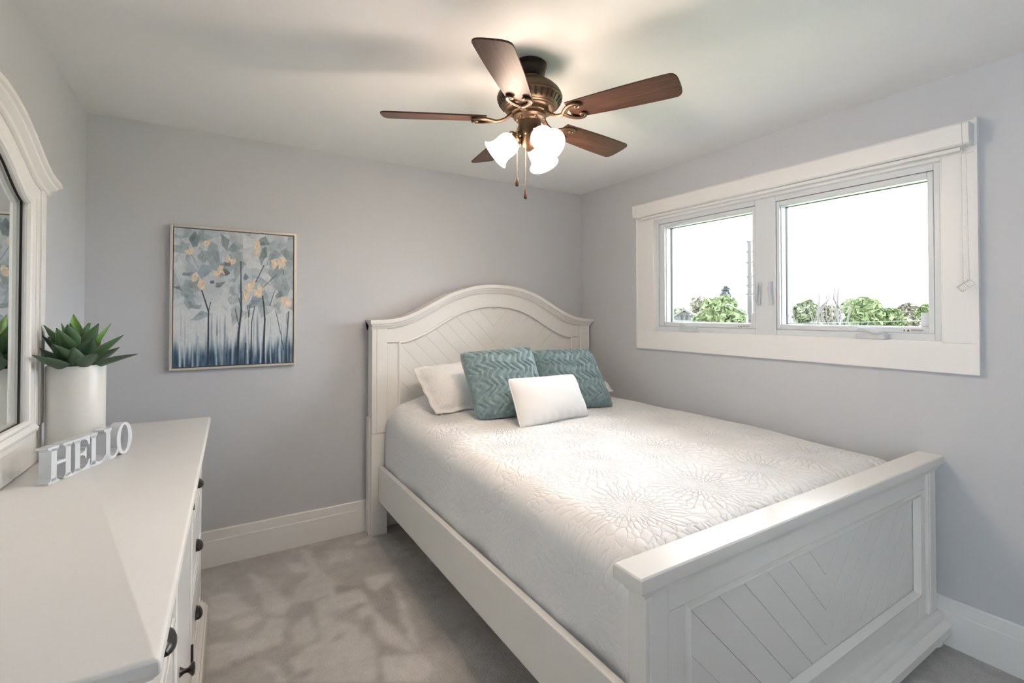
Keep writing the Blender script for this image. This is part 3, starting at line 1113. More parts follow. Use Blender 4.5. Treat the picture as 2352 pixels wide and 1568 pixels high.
m_.build('plinth', M['furn'], dresser, smooth=True)


def cup_pull(parent, yc, zc, xf):
    m = MB()
    rings = []
    # half-dome cup open at the bottom
    for i in range(9):
        a = PI * i / 8            # along the width
        ring = []
        for j in range(7):
            b = (PI / 2) * j / 6  # from back plate top to front lip
            rr = 0.024
            y = -0.044 * math.cos(a)
            hh = math.sin(a) ** 0.6
            x = 0.026 * hh * math.sin(b)
            z = 0.026 * hh * math.cos(b)
            ring.append((xf + x, yc + y, zc + z - 0.010))
        rings.append(ring)
    m.loft(rings, False, False)
    m.box(xf, xf + 0.002, yc - 0.050, yc + 0.050, zc - 0.012, zc + 0.018)
    o = m.build('cup_pull', M['black'], parent, smooth=True)
    s = o.modifiers.new('thick', 'SOLIDIFY')
    s.thickness = 0.003
    return o


def panel_front(name, y0, y1, z0, z1):
    m = MB()
    x1 = CF + 0.004
    m.box(CF - 0.012, x1 - 0.006, y0, y1, z0, z1)
    # raised border
    b = 0.022
    for a in ((y0, y0 + b, z0, z1), (y1 - b, y1, z0, z1), (y0 + b, y1 - b, z0, z0 + b), (y0 + b, y1 - b, z1 - b, z1)):
        m.box(x1 - 0.006, x1, *a)
    m.box(x1 - 0.006, x1 - 0.003, y0 + b + 0.010, y1 - b - 0.010, z0 + b + 0.010, z1 - b - 0.010)
    return m.build(name, M['furn'], dresser, bevel=0.0015)


rows = [(0.665, 0.892), (0.415, 0.650), (0.130, 0.400)]
for ci in (0, 2):
    for z0, z1 in rows:
        d = panel_front('drawer', cols[ci][0] + 0.004, cols[ci][1] - 0.004, z0, z1)
        cup_pull(d, (cols[ci][0] + cols[ci][1]) / 2 + (0.055 if ci == 0 else 0.0), (z0 + z1) / 2 - (0.028 if ci == 0 else 0.040), CF - 0.001)
door = panel_front('door', cols[1][0] + 0.004, cols[1][1] - 0.004, 0.130, 0.892)
m_ = MB()
rotx = Matrix.Rotation(R(90), 3, 'Y')
m_.lathe([(0.013, 0.0), (0.011, 0.003), (0.006, 0.010), (0.0055, 0.017), (0.010, 0.022), (0.0165, 0.027), (0.017, 0.031), (0.013, 0.034), (0.0005, 0.035)], (CF + 0.004, 0.735, 0.462), 20, rotx)
m_.build('knob', M['black'], door, smooth=True)
for zz in (0.775, 0.255):
    m_ = MB()
    m_.tube([(CF + 0.007, 1.156, zz - 0.03), (CF + 0.007, 1.156, zz), (CF + 0.007, 1.156, zz + 0.03)], 0.005, 10)
    m_.build('hinge', M['black'], door, smooth=True)

# ------------------------------------------------------------------ mirror on the dresser
mirror = empty('dresser_mirror', P2, DR)
mirror.location = P2 + Matrix.Rotation(DR, 3, 'Z') @ Vector((-0.47, 0.84, DZ))
tag(mirror, 'large white framed mirror with arched crown standing on the dresser', 'mirror')
MC = 0.845
HW = 0.470
MO = Vector((-0.47, 0.84, DZ))
F0 = -0.455        # frame front
B0 = -0.482        # frame back
CR = [(0, 2.022), (0.06, 2.018), (0.14, 2.000), (0.22, 1.968), (0.30, 1.925), (0.36, 1.892), (0.40, 1.876), (0.44, 1.866), (0.505, 1.858)]
cx_, cz_ = smooth_table(CR, 121, 0.10)
IN = [(0, 1.905), (0.07, 1.898), (0.14, 1.872), (0.20, 1.838), (0.26, 1.796), (0.30, 1.772), (0.335, 1.758)]
ix_, iz_ = smooth_table(IN, 81, 0.05)


def strip(mb, xs, lo, hi, x0, x1):
    rings = []
    for s in xs:
        rings.append([(x0, MC + s, lo(s)), (x1, MC + s, lo(s)), (x1, MC + s, hi(s)), (x0, MC + s, hi(s))])
    mb.loft(rings)


m_ = MB(MO)
top_ = lambda s: float(np.interp(s, cx_, cz_)) - 0.030
inn_ = lambda s: float(np.interp(s, ix_, iz_)) if abs(s) < 0.335 else 1.758
strip(m_, np.linspace(-HW, HW, 97), inn_, top_, B0, F0)
for sg in (-1, 1):
    y0, y1 = sorted((MC + sg * HW, MC + sg * 0.335))
    m_.box(B0, F0, y0, y1, 1.080, 1.760)
    y0, y1 = sorted((MC + sg * (HW - 0.002), MC + sg * (HW - 0.040)))
    m_.box(F0 - 0.002, F0 + 0.006, y0, y1, DZ + 0.12, 1.835)
    y0, y1 = sorted((MC + sg * (HW - 0.052), MC + sg * (HW - 0.075)))
    m_.box(F0 - 0.002, F0 + 0.004, y0, y1, DZ + 0.12, 1.780)
m_.box(B0, F0 + 0.0005, MC - HW, MC + HW, DZ + 0.003, 1.085)
frame = m_.build('frame', M['furn'], mirror, bevel=0.002)
m_ = MB(MO)      # stepped ledge under the glass
m_.loft([[(F0 + x, MC - w, z), (F0 + x, MC + w, z), (B0 + 0.01, MC + w, z), (B0 + 0.01, MC - w, z)] for x, w, z in ((0.004, 0.385, 1.030), (0.006, 0.387, 1.046), (0.012, 0.392, 1.052), (0.014, 0.394, 1.060), (0.010, 0.390, 1.066), (0.006, 0.386, 1.074))])
m_.build('bottom_moulding', M['furn'], frame, smooth=True)
m_ = MB(MO)      # inner bead
loop = [(F0 - 0.002, MC - 0.337, 1.083)] + [(F0 - 0.002, MC - 0.337, 1.083 + k * (1.755 - 1.083) / 6) for k in range(1, 7)]
loop += [(F0 - 0.002, MC + s, z) for s, z in zip(ix_, iz_)]
loop += [(F0 - 0.002, MC + 0.337, 1.755 - k * (1.755 - 1.083) / 6) for k in range(7)]
loop += [(F0 - 0.002, MC + 0.1, 1.083), (F0 - 0.002, MC - 0.337, 1.083)]
m_.tube(loop, 0.010, 8)
m_.build('inner_bead', M['furn'], frame, smooth=True)
m_ = MB(MO)
rings = []
cprof = [(B0, 0.0), (F0 + 0.034, 0.0), (F0 + 0.036, -0.003), (F0 + 0.036, -0.018), (F0 + 0.028, -0.022), (F0 + 0.026, -0.028), (F0 + 0.012, -0.040), (F0 + 0.009, -0.050), (F0 + 0.003, -0.054), (B0, -0.054)]
for i in range(len(cx_)):
    d0, d1 = max(0, i - 1), min(len(cx_) - 1, i + 1)
    tx, tz = cx_[d1] - cx_[d0], cz_[d1] - cz_[d0]
    L = math.hypot(tx, tz)
    sgn_e = 0
    ring = []
    for x, d in cprof:
        yy = MC + cx_[i] - tz / L * d
        if i == 0:
            yy = MC + cx_[i] + max(0, (F0 + 0.036 - x)) * (1 if x > F0 else 0)
        if i == len(cx_) - 1:
            yy = MC + cx_[i] - max(0, (F0 + 0.036 - x)) * (1 if x > F0 else 0)
        ring.append((x, yy, cz_[i] + tx / L * d))
    rings.append(ring)
m_.loft(rings)
m_.build('crown_moulding', M['furn'], frame, smooth=True, angle=25)
m_ = MB(MO)
xs = np.linspace(-0.334, 0.334, 61)
gx0, gx1 = B0 + 0.004, B0 + 0.009
strip(m_, xs, lambda s: 1.080, lambda s: inn_(s) + 0.004, gx0, gx1)
# the frame is solid behind the glass opening only at its rim: glass sits in front of a backing board
glass = m_.build('mirror_glass', M['mirror'], mirror)
m_ = MB(MO)
loop = [(gx1 + 0.001, MC + 0.334, 1.086), (gx1 + 0.001, MC + 0.334, 1.4), (gx1 + 0.001, MC + 0.334, 1.752)]
loop += [(gx1 + 0.001, MC + s, z) for s, z in list(zip(ix_, iz_))[::-1]]
loop += [(gx1 + 0.001, MC - 0.334, 1.752), (gx1 + 0.001, MC - 0.334, 1.4), (gx1 + 0.001, MC - 0.334, 1.086), (gx1 + 0.001, MC + 0.334, 1.086)]
m_.tube(loop, 0.0022, 6)
m_.build('glass_gasket', M['gap'], mirror)

# ------------------------------------------------------------------ potted succulent
PC = Vector((-0.391, 2.166, DZ))
plant = empty('potted_succulent', PC)
tag(plant, 'green pointed succulent in a tall white cylinder pot beside the mirror', 'plant')
m_ = MB()
PH = 0.305
PR = 0.0765
m_.lathe([(0.001, 0.001), (PR - 0.004, 0.001), (PR, 0.005), (PR + 0.0005, 0.15), (PR + 0.001, PH - 0.004), (PR - 0.001, PH), (PR - 0.005, PH), (PR - 0.007, PH - 0.004), (PR - 0.008, PH - 0.03), (0.001, PH - 0.03)], (0, 0, 0), 56)
m_.build('pot', M['pot'], plant, smooth=True, angle=50)
m_ = MB()
m_.lathe([(PR - 0.010, PH - 0.029), (PR - 0.012, PH - 0.014), (0.001, PH - 0.010)], (0, 0, 0), 32)
m_.build('soil', M['soil'], plant, smooth=True)


def rosette():
    verts, faces, cols_ = [], [], []
    NU, NV = 14, 8

    def leaf(az, el0, el1, L, W, z0, r0, tint, roll=0.0):
        base = len(verts)
        # centre line
        pos = Vector((r0, 0, z0))
        pts = []
        for i in range(NU + 1):
            tt = i / NU
            el = el0 + (el1 - el0) * tt
            if i:
                pos = pos + Vector((math.cos(el), 0, math.sin(el))) * (L / NU)
            pts.append((pos.copy(), el, tt))
        ra = Matrix.Rotation(az, 3, 'Z')
        for p, el, tt in pts:
            w = W * ((0.55 + 0.45 * math.sin(min(1.0, tt / 0.5) * PI / 2)) if tt < 0.5 else max(0.0, (1 - ((tt - 0.5) / 0.5) ** 1.55)) ** 0.95)
            w = max(w, 0.0009)
            th = 0.0075 * (1 - tt) ** 0.7 + 0.0006
            nrm = Vector((-math.sin(el), 0, math.cos(el)))
            for side in (1, -1):
                for k in range(NV + 1):
                    v = -1 + 2 * k / NV
                    cup = (v * v) * w * 0.42
                    q = p + Vector((0, v * w * (1 - 0.10 * v * v), 0)) + nrm * (cup + (side * th * (1 - v * v) if abs(v) < 1 else 0))
                    verts.append(tuple(ra @ q))
                    edge = abs(v) ** 6 * 0.35
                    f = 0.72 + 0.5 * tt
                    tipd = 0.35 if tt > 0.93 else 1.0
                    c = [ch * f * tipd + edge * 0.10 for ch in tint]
                    cols_.append((*c, 1))
        row = 2 * (NV + 1)
        for i in range(NU):
            for side in (0, 1):
                for k in range(NV):
                    a = base + i * row + side * (NV + 1) + k
                    q = (a, a + 1, a + row + 1, a + row)
                    faces.append(q if side == 0 else q[::-1])

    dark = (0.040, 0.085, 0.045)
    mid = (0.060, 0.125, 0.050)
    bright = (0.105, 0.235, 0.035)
    zb = PH - 0.022
    def lim(az, el, L):
        c = math.cos(az)
        if c < -0.2:
            return min(L, 0.070 / (-c) / max(0.2, math.cos(el)))
        return L

    n = 9
    for k in range(n):
        az = 2 * PI * (k + 0.25) / n + 0.1
        el = R(20) if math.cos(az) > -0.2 else R(42)
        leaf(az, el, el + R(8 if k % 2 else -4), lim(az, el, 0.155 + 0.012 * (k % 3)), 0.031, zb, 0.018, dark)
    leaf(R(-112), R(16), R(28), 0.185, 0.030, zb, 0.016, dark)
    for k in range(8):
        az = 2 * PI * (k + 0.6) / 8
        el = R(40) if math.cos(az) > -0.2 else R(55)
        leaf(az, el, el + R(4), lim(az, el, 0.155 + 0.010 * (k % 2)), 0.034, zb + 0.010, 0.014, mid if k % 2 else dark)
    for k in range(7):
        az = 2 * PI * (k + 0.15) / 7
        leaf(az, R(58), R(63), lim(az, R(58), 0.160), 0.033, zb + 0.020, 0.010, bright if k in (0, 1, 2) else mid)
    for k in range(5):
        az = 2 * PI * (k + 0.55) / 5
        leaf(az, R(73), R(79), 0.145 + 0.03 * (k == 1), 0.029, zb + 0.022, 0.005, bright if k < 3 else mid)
    # low front leaf bending over the rim
    leaf(-PI / 2 + 0.10, R(38), R(72), 0.100, 0.033, zb + 0.004, 0.040, (0.07, 0.125, 0.065))
    me = bpy.data.meshes.new('rosette')
    me.from_pydata(verts, [], faces)
    at = me.color_attributes.new('tint', 'FLOAT_COLOR', 'POINT')
    at.data.foreach_set('color', np.array(cols_, dtype=np.float32).ravel())
    for p in me.polygons:
        p.use_smooth = True
    me.materials.append(M['leaf'])
    ob = bpy.data.objects.new('rosette', me)
    col.objects.link(ob)
    ob.parent = plant


rosette()

# ------------------------------------------------------------------ HELLO block
hello = empty('hello_sign', (-0.384, 1.823, DZ + 0.0003), R(64.5))
tag(hello, 'silver white block letters spelling HELLO standing on the dresser', 'sign')
TH = 0.033


def letter(polys, holes_ring=None):
    m = MB()
    for poly in polys:
        m.loft([[(x, 0.0, z) for x, z in poly], [(x, TH, z) for x, z in poly]])
    return m


def rect(x0, x1, z0, z1):
    return [(x0, z0), (x1, z0), (x1, z1), (x0, z1)]


HH = 0.103


def serif(x0, x1, s0, s1, top):
    """slab serif spanning x0..x1 over a stem s0..s1, with bracketed corners"""
    if top:
        return [(x0, HH), (x0, HH - 0.006), (s0 - 0.004, HH - 0.008), (s0, HH - 0.014), (s1, HH - 0.014), (s1 + 0.004, HH - 0.008), (x1, HH - 0.006), (x1, HH)]
    return [(x0, 0), (x1, 0), (x1, 0.006), (s1 + 0.004, 0.008), (s1, 0.014), (s0, 0.014), (s0 - 0.004, 0.008), (x0, 0.006)]


LET = {
    'H': [rect(0.007, 0.026, 0.006, 0.097), serif(-0.004, 0.034, 0.007, 0.026, True), serif(-0.003, 0.036, 0.007, 0.026, False), rect(0.026, 0.057, 0.049, 0.058),
          rect(0.057, 0.076, 0.006, 0.097), serif(0.047, 0.084, 0.057, 0.076, True), serif(0.050, 0.084, 0.057, 0.076, False)],
    'E': [rect(0.091, 0.111, 0.006, 0.097), serif(0.084, 0.118, 0.091, 0.111, True), serif(0.084, 0.118, 0.091, 0.111, False),
          [(0.111, 0.103), (0.111, 0.095), (0.128, 0.094), (0.138, 0.088), (0.144, 0.074), (0.1495, 0.074), (0.1495, 0.103)],
          [(0.111, 0.0), (0.1495, 0.0), (0.1505, 0.030), (0.146, 0.030), (0.139, 0.016), (0.128, 0.009), (0.111, 0.008)],
          [(0.111, 0.048), (0.122, 0.048), (0.129, 0.044), (0.132, 0.035), (0.136, 0.035), (0.136, 0.069), (0.132, 0.069), (0.129, 0.060), (0.122, 0.056), (0.111, 0.056)]],
    'L1': [rect(0.156, 0.174, 0.006, 0.097), serif(0.1495, 0.181, 0.156, 0.174, True), [(0.1495, 0), (0.205, 0), (0.218, 0.006), (0.218, 0.024), (0.211, 0.016), (0.203, 0.0105), (0.190, 0.009), (0.180, 0.012), (0.174, 0.020), (0.156, 0.020), (0.1495, 0.006)]],
    'L2': [rect(0.218, 0.237, 0.0, 0.097), serif(0.208, 0.243, 0.218, 0.237, True), [(0.200, 0), (0.262, 0), (0.270, 0.008), (0.276, 0.018), (0.270, 0.030), (0.265, 0.018), (0.257, 0.0105), (0.248, 0.009), (0.241, 0.012), (0.237, 0.020), (0.218, 0.020)]],
}
MH = M['hello']
for k, polys in LET.items():
    letter(polys).build('letter', MH, hello, bevel=0.0008)
m_ = MB()
rings = [[], [], [], []]
for k in range(48):
    a = 2 * PI * k / 48
    for r_, (rx, rz, y) in zip(rings, ((0.0375, 0.0535, 0), (0.0375, 0.0535, TH), (0.0185, 0.0445, TH), (0.0185, 0.0445, 0))):
        r_.append((0.304 + rx * math.cos(a), y, 0.0537 + rz * math.sin(a)))
m_.loft(rings + rings[:1], True, False)
m_.build('letter', MH, hello, smooth=True, bevel=0.0008)


# ------------------------------------------------------------------ painting
def paint_canvas(w, h):
    v, u = np.mgrid[0:h, 0:w]
    u = (u + 0.5) / w
    v = (v + 0.5) / h
    img = np.zeros((h, w, 3))
    C = lambda *c: np.array(c, float)
    n1 = pnoise(h, w, (5, 6), 1)
    n2 = pnoise(h, w, (14, 18), 2)
    n3 = pnoise(h, w, (60, 12), 3)
    base = C(198, 203, 205) * (1 - n1[..., None]) + C(174, 186, 194) * n1[..., None]
    img[:] = base + (n2[..., None] - 0.5) * 16
    low = np.clip((v - 0.42) / 0.2, 0, 1)[..., None]
    img = img * (1 - low * 0.70) + C(212, 215, 216) * low * 0.70
    rs = np.random.RandomState(21)

    def poly(pts, color, alpha=1.0, tex=0.25):
        nonlocal img
        m = np.zeros((h, w), bool)
        n = len(pts)
        for i in range(n):
            (x1, y1), (x2, y2) = pts[i], pts[(i + 1) % n]
            if y1 == y2:
                continue
            cond = ((y1 > v) != (y2 > v)) & (u < (x2 - x1) * (v - y1) / (y2 - y1) + x1)
            m ^= cond
        a = (m * alpha * (1 - tex + tex * 2 * n2))[..., None]
        a = np.clip(a, 0, 1)
        img = img * (1 - a) + C(*color) * a

    def blob(cx, cy, rx, ry, color, alpha, k=6, jag=0.35, rot=None):
        pts = []
        r0 = rs.rand() * 6.28 if rot is None else rot
        th = rs.rand() * 3.14
        st = 1.0 + 0.5 * rs.rand()
        for i in range(k):
            a = 2 * PI * (i + 0.55 * (rs.rand() - 0.5)) / k
            rr = 1.15 - jag * rs.rand() * 1.5
            x, y = rr * st * math.cos(a + r0), rr / st * math.sin(a + r0)
            x, y = x * math.cos(th) - y * math.sin(th), x * math.sin(th) + y * math.cos(th)
            pts.append((cx + rx * x, cy + ry * y))
        poly(pts, color, alpha)
        # a lighter and a darker knife stroke inside the patch
        for dc in (16, -18):
            ox, oy = (rs.rand() - 0.5) * 0.8, (rs.rand() - 0.5) * 0.8
            q = [(cx + (x - cx) * 0.45 + ox * rx, cy + (y - cy) * 0.4 + oy * ry) for x, y in pts]
            poly(q, tuple(max(0, c_ + dc) for c_ in color), alpha * 0.55)

    # soft leaf planes over the upper half
    for i in range(110):
        cx, cy = rs.rand(), rs.rand() ** 1.2 * 0.60
        s = 0.03 + 0.075 * rs.rand()
        c = [(150, 164, 172), (205, 209, 210), (170, 182, 192), (132, 147, 152), (212, 216, 218)][rs.randint(5)]
        blob(cx, cy, s, s * (0.7 + 0.6 * rs.rand()), c, 0.40 + 0.35 * rs.rand(), rs.randint(3, 6))
    # large slate planes
    for (cx, cy, rx, ry, c) in ((.17, .08, .09, .07, (112, 126, 130)), (.24, .30, .13, .10, (150, 163, 176)), (.40, .07, .07, .06, (120, 136, 144)), (.47, .12, .06, .06, (128, 146, 154)),
                                (.72, .06, .06, .06, (112, 128, 130)), (.74, .15, .05, .06, (120, 136, 134)), (.52, .23, .05, .05, (142, 156, 162)), (.42, .245, .06, .035, (104, 112, 114)),
                                (.57, .345, .04, .05, (120, 134, 142)), (.35, .40, .07, .035, (108, 118, 120)), (.30, .385, .04, .03, (98, 104, 104)), (.09, .33, .05, .035, (124, 138, 142)),
                                (.03, .43, .05, .035, (104, 112, 114)), (.14, .42, .04, .04, (138, 148, 152)), (.53, .42, .06, .08, (140, 158, 166)), (.87, .46, .055, .05, (112, 124, 124)),
                                (.66, .52, .07, .07, (128, 146, 154)), (.18, .57, .08, .03, (138, 150, 156)), (.21, .63, .08, .06, (152, 166, 174)), (.94, .14, .035, .05, (132, 144, 146)),
                                (.92, .40, .06, .07, (140, 154, 160)), (.40, .30, .05, .03, (96, 100, 98)), (.70, .36, .10, .07, (160, 174, 182)), (.62, .12, .08, .09, (196, 202, 206))):
        blob(cx, cy, rx, ry, c, 0.82, rs.randint(4, 6), 0.55)
    # navy base with ragged top edge
    edge = 0.815 + 0.07 * (pnoise(h, w, (9, 1), 8) - 0.5) + 0.10 * (pnoise(h, w, (55, 1), 9) - 0.5)
    a = np.clip((v - edge) / 0.10, 0, 1)
    deep = C(128, 148, 164) * (1 - np.clip((v - edge) / 0.16, 0, 1)[..., None]) + C(44, 72, 98) * np.clip((v - edge) / 0.16, 0, 1)[..., None]
    deep = deep + (n3[..., None] - 0.5) * 70 + (n2[..., None] - 0.5) * 20
    img = img * (1 - a[..., None]) + deep * a[..., None]
    # vertical drips
    for i in range(60):
        x = rs.rand()
        y0 = 0.55 + 0.3 * rs.rand()
        wd = 0.002 + 0.006 * rs.rand()
        c = [(205, 212, 218), (70, 100, 130), (120, 140, 156), (36, 62, 92)][rs.randint(4)]
        m = np.exp(-((u - x) / wd) ** 2) * np.clip((v - y0) / 0.12, 0, 1) * (0.35 + 0.4 * rs.rand())
        img = img * (1 - m[..., None]) + C(*c) * m[..., None]

    def stroke(pts, w0, w1, color, alpha=0.95):
        nonlocal img
        for (x1, y1), (x2, y2) in zip(pts[:-1], pts[1:]):
            dx, dy = x2 - x1, (y2 - y1) * 1.27
            L2 = dx * dx + dy * dy
            tt = np.clip(((u - x1) * dx + (v - y1) * 1.27 * dy) / L2, 0, 1)
            dd = np.hypot(u - x1 - tt * dx, (v - y1) * 1.27 - tt * dy)
            y = y1 + (y2 - y1) * tt
            ww = w0 + (w1 - w0) * np.clip(y, 0, 1)
            m = np.clip(1.5 - dd / ww, 0, 1) * alpha
            img = img * (1 - m[..., None]) + C(*color) * m[..., None]

    ink = (34, 48, 62)
    stroke([(.215, .44), (.245, .52), (.272, .60), (.272, .80), (.268, 1.0)], 0.001, 0.0085, ink)
    stroke([(.272, .60), (.290, .53)], 0.002, 0.004, ink)
    stroke([(.535, .22), (.537, .45), (.540, .60), (.520, .76), (.510, 1.0)], 0.0005, 0.0105, ink)
    stroke([(.520, .70), (.490, .58)], 0.002, 0.004, ink, .8)
    stroke([(.540, .57), (.520, .50)], 0.002, 0.004, ink, .8)
    stroke([(.720, .47), (.735, .55), (.745, .66), (.738, .80), (.735, 1.0)], 0.001, 0.0095, ink)
    stroke([(.790, .55), (.830, .44)], 0.002, 0.004, ink, .8)
    stroke([(.655, .56), (.630, .68), (.625, 1.0)], 0.0005, 0.0055, ink, .85)
    stroke([(.580, .84), (.570, 1.0)], 0.001, 0.006, ink, .85)
    stroke([(.595, .55), (.605, .64), (.615, .55)], 0.002, 0.005, (70, 84, 94), .8)
    stroke([(.960, .60), (.945, .80), (.925, 1.0)], 0.001, 0.008, (60, 78, 96), .9)
    stroke([(.840, .59), (.880, .74), (.915, .90)], 0.0008, 0.004, ink, .8)
    stroke([(.965, .60), (.940, .62), (.945, .70)], 0.002, 0.003, (70, 84, 94), .7)
    stroke([(.665, .37), (.735, .24)], 0.003, 0.004, ink, .85)
    stroke([(.720, .42), (.845, .31)], 0.002, 0.003, ink, .8)
    stroke([(.76, .24), (.79, .15)], 0.002, 0.003, (80, 92, 98), .7)
    stroke([(.905, .27), (.912, .31)], 0.002, 0.004, ink, .8)
    stroke([(.10, .13), (.19, .28)], 0.0015, 0.003, (90, 100, 104), .7)
    for x, c in ((.055, (205, 214, 220)), (.19, (160, 176, 188)), (.80, (196, 208, 214)), (.885, (204, 212, 218)), (.34, (180, 196, 204)), (.60, (205, 212, 216))):
        stroke([(x, .78), (x - .004, .9), (x, 1.0)], 0.002, 0.006, c, .8)
    # gold leaf
    gold = (220, 203, 180)
    for (cx, cy, rx, ry) in ((.26, .095, .028, .02), (.12, .16, .03, .028), (.665, .105, .028, .055), (.43, .205, .022, .030), (.47, .225, .025, .02), (.37, .29, .028, .032), (.335, .32, .022, .026),
                             (.17, .345, .032, .036), (.215, .405, .030, .040), (.835, .22, .036, .036), (.895, .215, .036, .042), (.625, .40, .045, .040), (.685, .44, .04, .045), (.58, .475, .022, .045),
                             (.935, .52, .055, .048)):
        for q in range(3):
            blob(cx + (rs.rand() - 0.5) * rx * 0.7, cy + (rs.rand() - 0.5) * ry * 0.7, rx * 1.10, ry * 1.10, gold, 0.95, 5, 0.45)
        for q in range(3):
            blob(cx + (rs.rand() - 0.5) * rx, cy + (rs.rand() - 0.5) * ry, rx * 0.4, ry * 0.4, [(236, 220, 196), (200, 178, 150)][q % 2], 0.8, 4, 0.5)
    img += (pnoise(h, w, (115, 60), 12)[..., None] - 0.5) * 12
    return np.clip(img, 0, 255) / 255.0


PX0, PX1, PZ0, PZ1 = -0.200, 0.429, 1.107, 1.901
PY = YB - 0.032
pic = empty('painting', ((PX0 + PX1) / 2, YB - 0.001, PZ0))
tag(pic, 'framed abstract painting of blue-grey trees with gold leaf patches', 'painting')
O = pic.location
fw = 0.013
m_ = MB(O)


def bar_frame_y(mb, y0, y1, a, b):
    mb.box(a[0], b[0], y0, y1, a[2], a[3])
    mb.box(b[1], a[1], y0, y1, a[2], a[3])
    mb.box(b[0], b[1], y0, y1, a[2], b[2])
    mb.box(b[0], b[1], y0, y1, b[3], a[3])


bar_frame_y(m_, PY, YB - 0.001, (PX0, PX1, PZ0, PZ1), (PX0 + fw, PX1 - fw, PZ0 + fw, PZ1 - fw))
m_.build('frame', M['silver'], pic, bevel=0.0015)
cw, chh = 230, 292
img = paint_canvas(cw, chh)
lin = np.where(img <= 0.04045, img / 12.92, ((img + 0.055) / 1.055) ** 2.4)
xs = np.linspace(PX0 + fw + 0.004, PX1 - fw - 0.004, cw + 1) - O.x
zs = np.linspace(PZ1 - fw - 0.004, PZ0 + fw + 0.004, chh + 1) - O.z
gx, gz = np.meshgrid(xs, zs)
vv = np.stack([gx, np.full_like(gx, PY + 0.006 - O.y), gz], -1).reshape(-1, 3)
idx = np.arange((cw + 1) * (chh + 1)).reshape(chh + 1, cw + 1)
ff = np.stack([idx[1:, :-1], idx[1:, 1:], idx[:-1, 1:], idx[:-1, :-1]], -1).reshape(-1, 4)
me = bpy.data.meshes.new('canvas')
me.from_pydata(vv.tolist(), [], ff.tolist())
# sides and back of the stretcher
at = me.color_attributes.new('pigment', 'FLOAT_COLOR', 'CORNER')
cc = np.concatenate([lin.reshape(-1, 3), np.ones((cw * chh, 1))], 1)
at.data.foreach_set('color', np.repeat(cc, 4, axis=0).astype(np.float32).ravel())
me.materials.append(M['canvas'])
ob = bpy.data.objects.new('canvas', me)
col.objects.link(ob)
ob.parent = pic
m_ = MB(O)
m_.box(PX0 + fw + 0.004, PX1 - fw - 0.004, PY + 0.0065, YB - 0.003, PZ0 + fw + 0.004, PZ1 - fw - 0.004)
m_.build('stretcher', M['gap'], pic)

# ------------------------------------------------------------------ ceiling fan
FC = Vector((1.098, 1.632, CE))
fan = empty('ceiling_fan', (FC.x, FC.y, CE))
tag(fan, 'bronze ceiling fan with five walnut blades and three lit glass shades', 'ceiling fan')
# everything below in local coordinates, z down from the ceiling
m_ = MB()
m_.lathe([(0.066, -0.0005), (0.070, -0.004), (0.070, -0.016), (0.066, -0.019), (0.066, -0.030), (0.063, -0.045), (0.054, -0.062), (0.045, -0.070), (0.001, -0.070)], (0, 0, 0), 40)
tag(m_.build('canopy', M['dark_bronze'], fan, smooth=True), 'near-black canopy against the ceiling')
m_ = MB()
m_.lathe([(0.030, -0.064), (0.062, -0.066), (0.066, -0.070), (0.066, -0.074), (0.074, -0.078), (0.090, -0.086), (0.106, -0.098), (0.116, -0.110), (0.118, -0.113), (0.122, -0.114), (0.124, -0.118),
          (0.124, -0.122), (0.128, -0.124), (0.131, -0.130), (0.131, -0.136), (0.134, -0.139), (0.134, -0.146), (0.131, -0.149), (0.130, -0.152), (0.124, -0.164), (0.116, -0.174), (0.108, -0.181), (0.108, -0.184), (0.103, -0.187), (0.101, -0.191), (0.094, -0.194), (0.088, -0.194), (0.060, -0.190)], (0, 0, 0), 64)
housing = m_.build('motor_housing', M['bronze'], fan, smooth=True, angle=28)
m_ = MB()
nv = 32
for k in range(nv):
    a = 2 * PI * k / nv
    ca, sa = math.cos(a), math.sin(a)
    pa, pb = Vector((0.1285, 0, -0.1545)), Vector((0.1145, 0, -0.1745))
    nrm = Vector((0.8, 0, -0.6))
    ring0, ring1 = [], []
    for (uu, ww) in ((0, -1), (0.12, -1.0), (0.88, -1.0), (1, -1), (1, 1), (0.88, 1), (0.12, 1), (0, 1)):
        p = pa.lerp(pb, uu) + Vector((0, 0.0042 * ww * (0.5 if uu in (0, 1) else 1), 0))
        for rg, d in ((ring0, -0.006), (ring1, 0.0040)):
            q = p + nrm * d
            rg.append((q.x * ca - q.y * sa, q.x * sa + q.y * ca, q.z))
    m_.loft([ring0, ring1])
m_.build('vent_slots', M['black'], housing)
m_ = MB()
m_.lathe([(0.060, -0.188), (0.078, -0.190), (0.078, -0.206), (0.066, -0.210), (0.05, -0.212), (0.001, -0.212)], (0, 0, 0), 40)
m_.build('flywheel', M['bronze'], fan, smooth=True, angle=28)
m_ = MB()
m_.lathe([(0.001, -0.208), (0.062, -0.208), (0.067, -0.212), (0.068, -0.220), (0.062, -0.228), (0.050, -0.233), (0.0465, -0.238), (0.0455, -0.275), (0.043, -0.290), (0.036, -0.305), (0.034, -0.330), (0.022, -0.350), (0.010, -0.358), (0.001, -0.360)], (0, 0, 0), 40)
sw = m_.build('switch_housing', M['bronze'], fan, smooth=True, angle=28)
for k in range(6):
    a = 2 * PI * k / 6 + 0.3
    MB().sphere((0.058 * math.cos(a), 0.058 * math.sin(a), -0.231), 0.004, 8, 5).build('screw', M['brass'], sw, smooth='all')

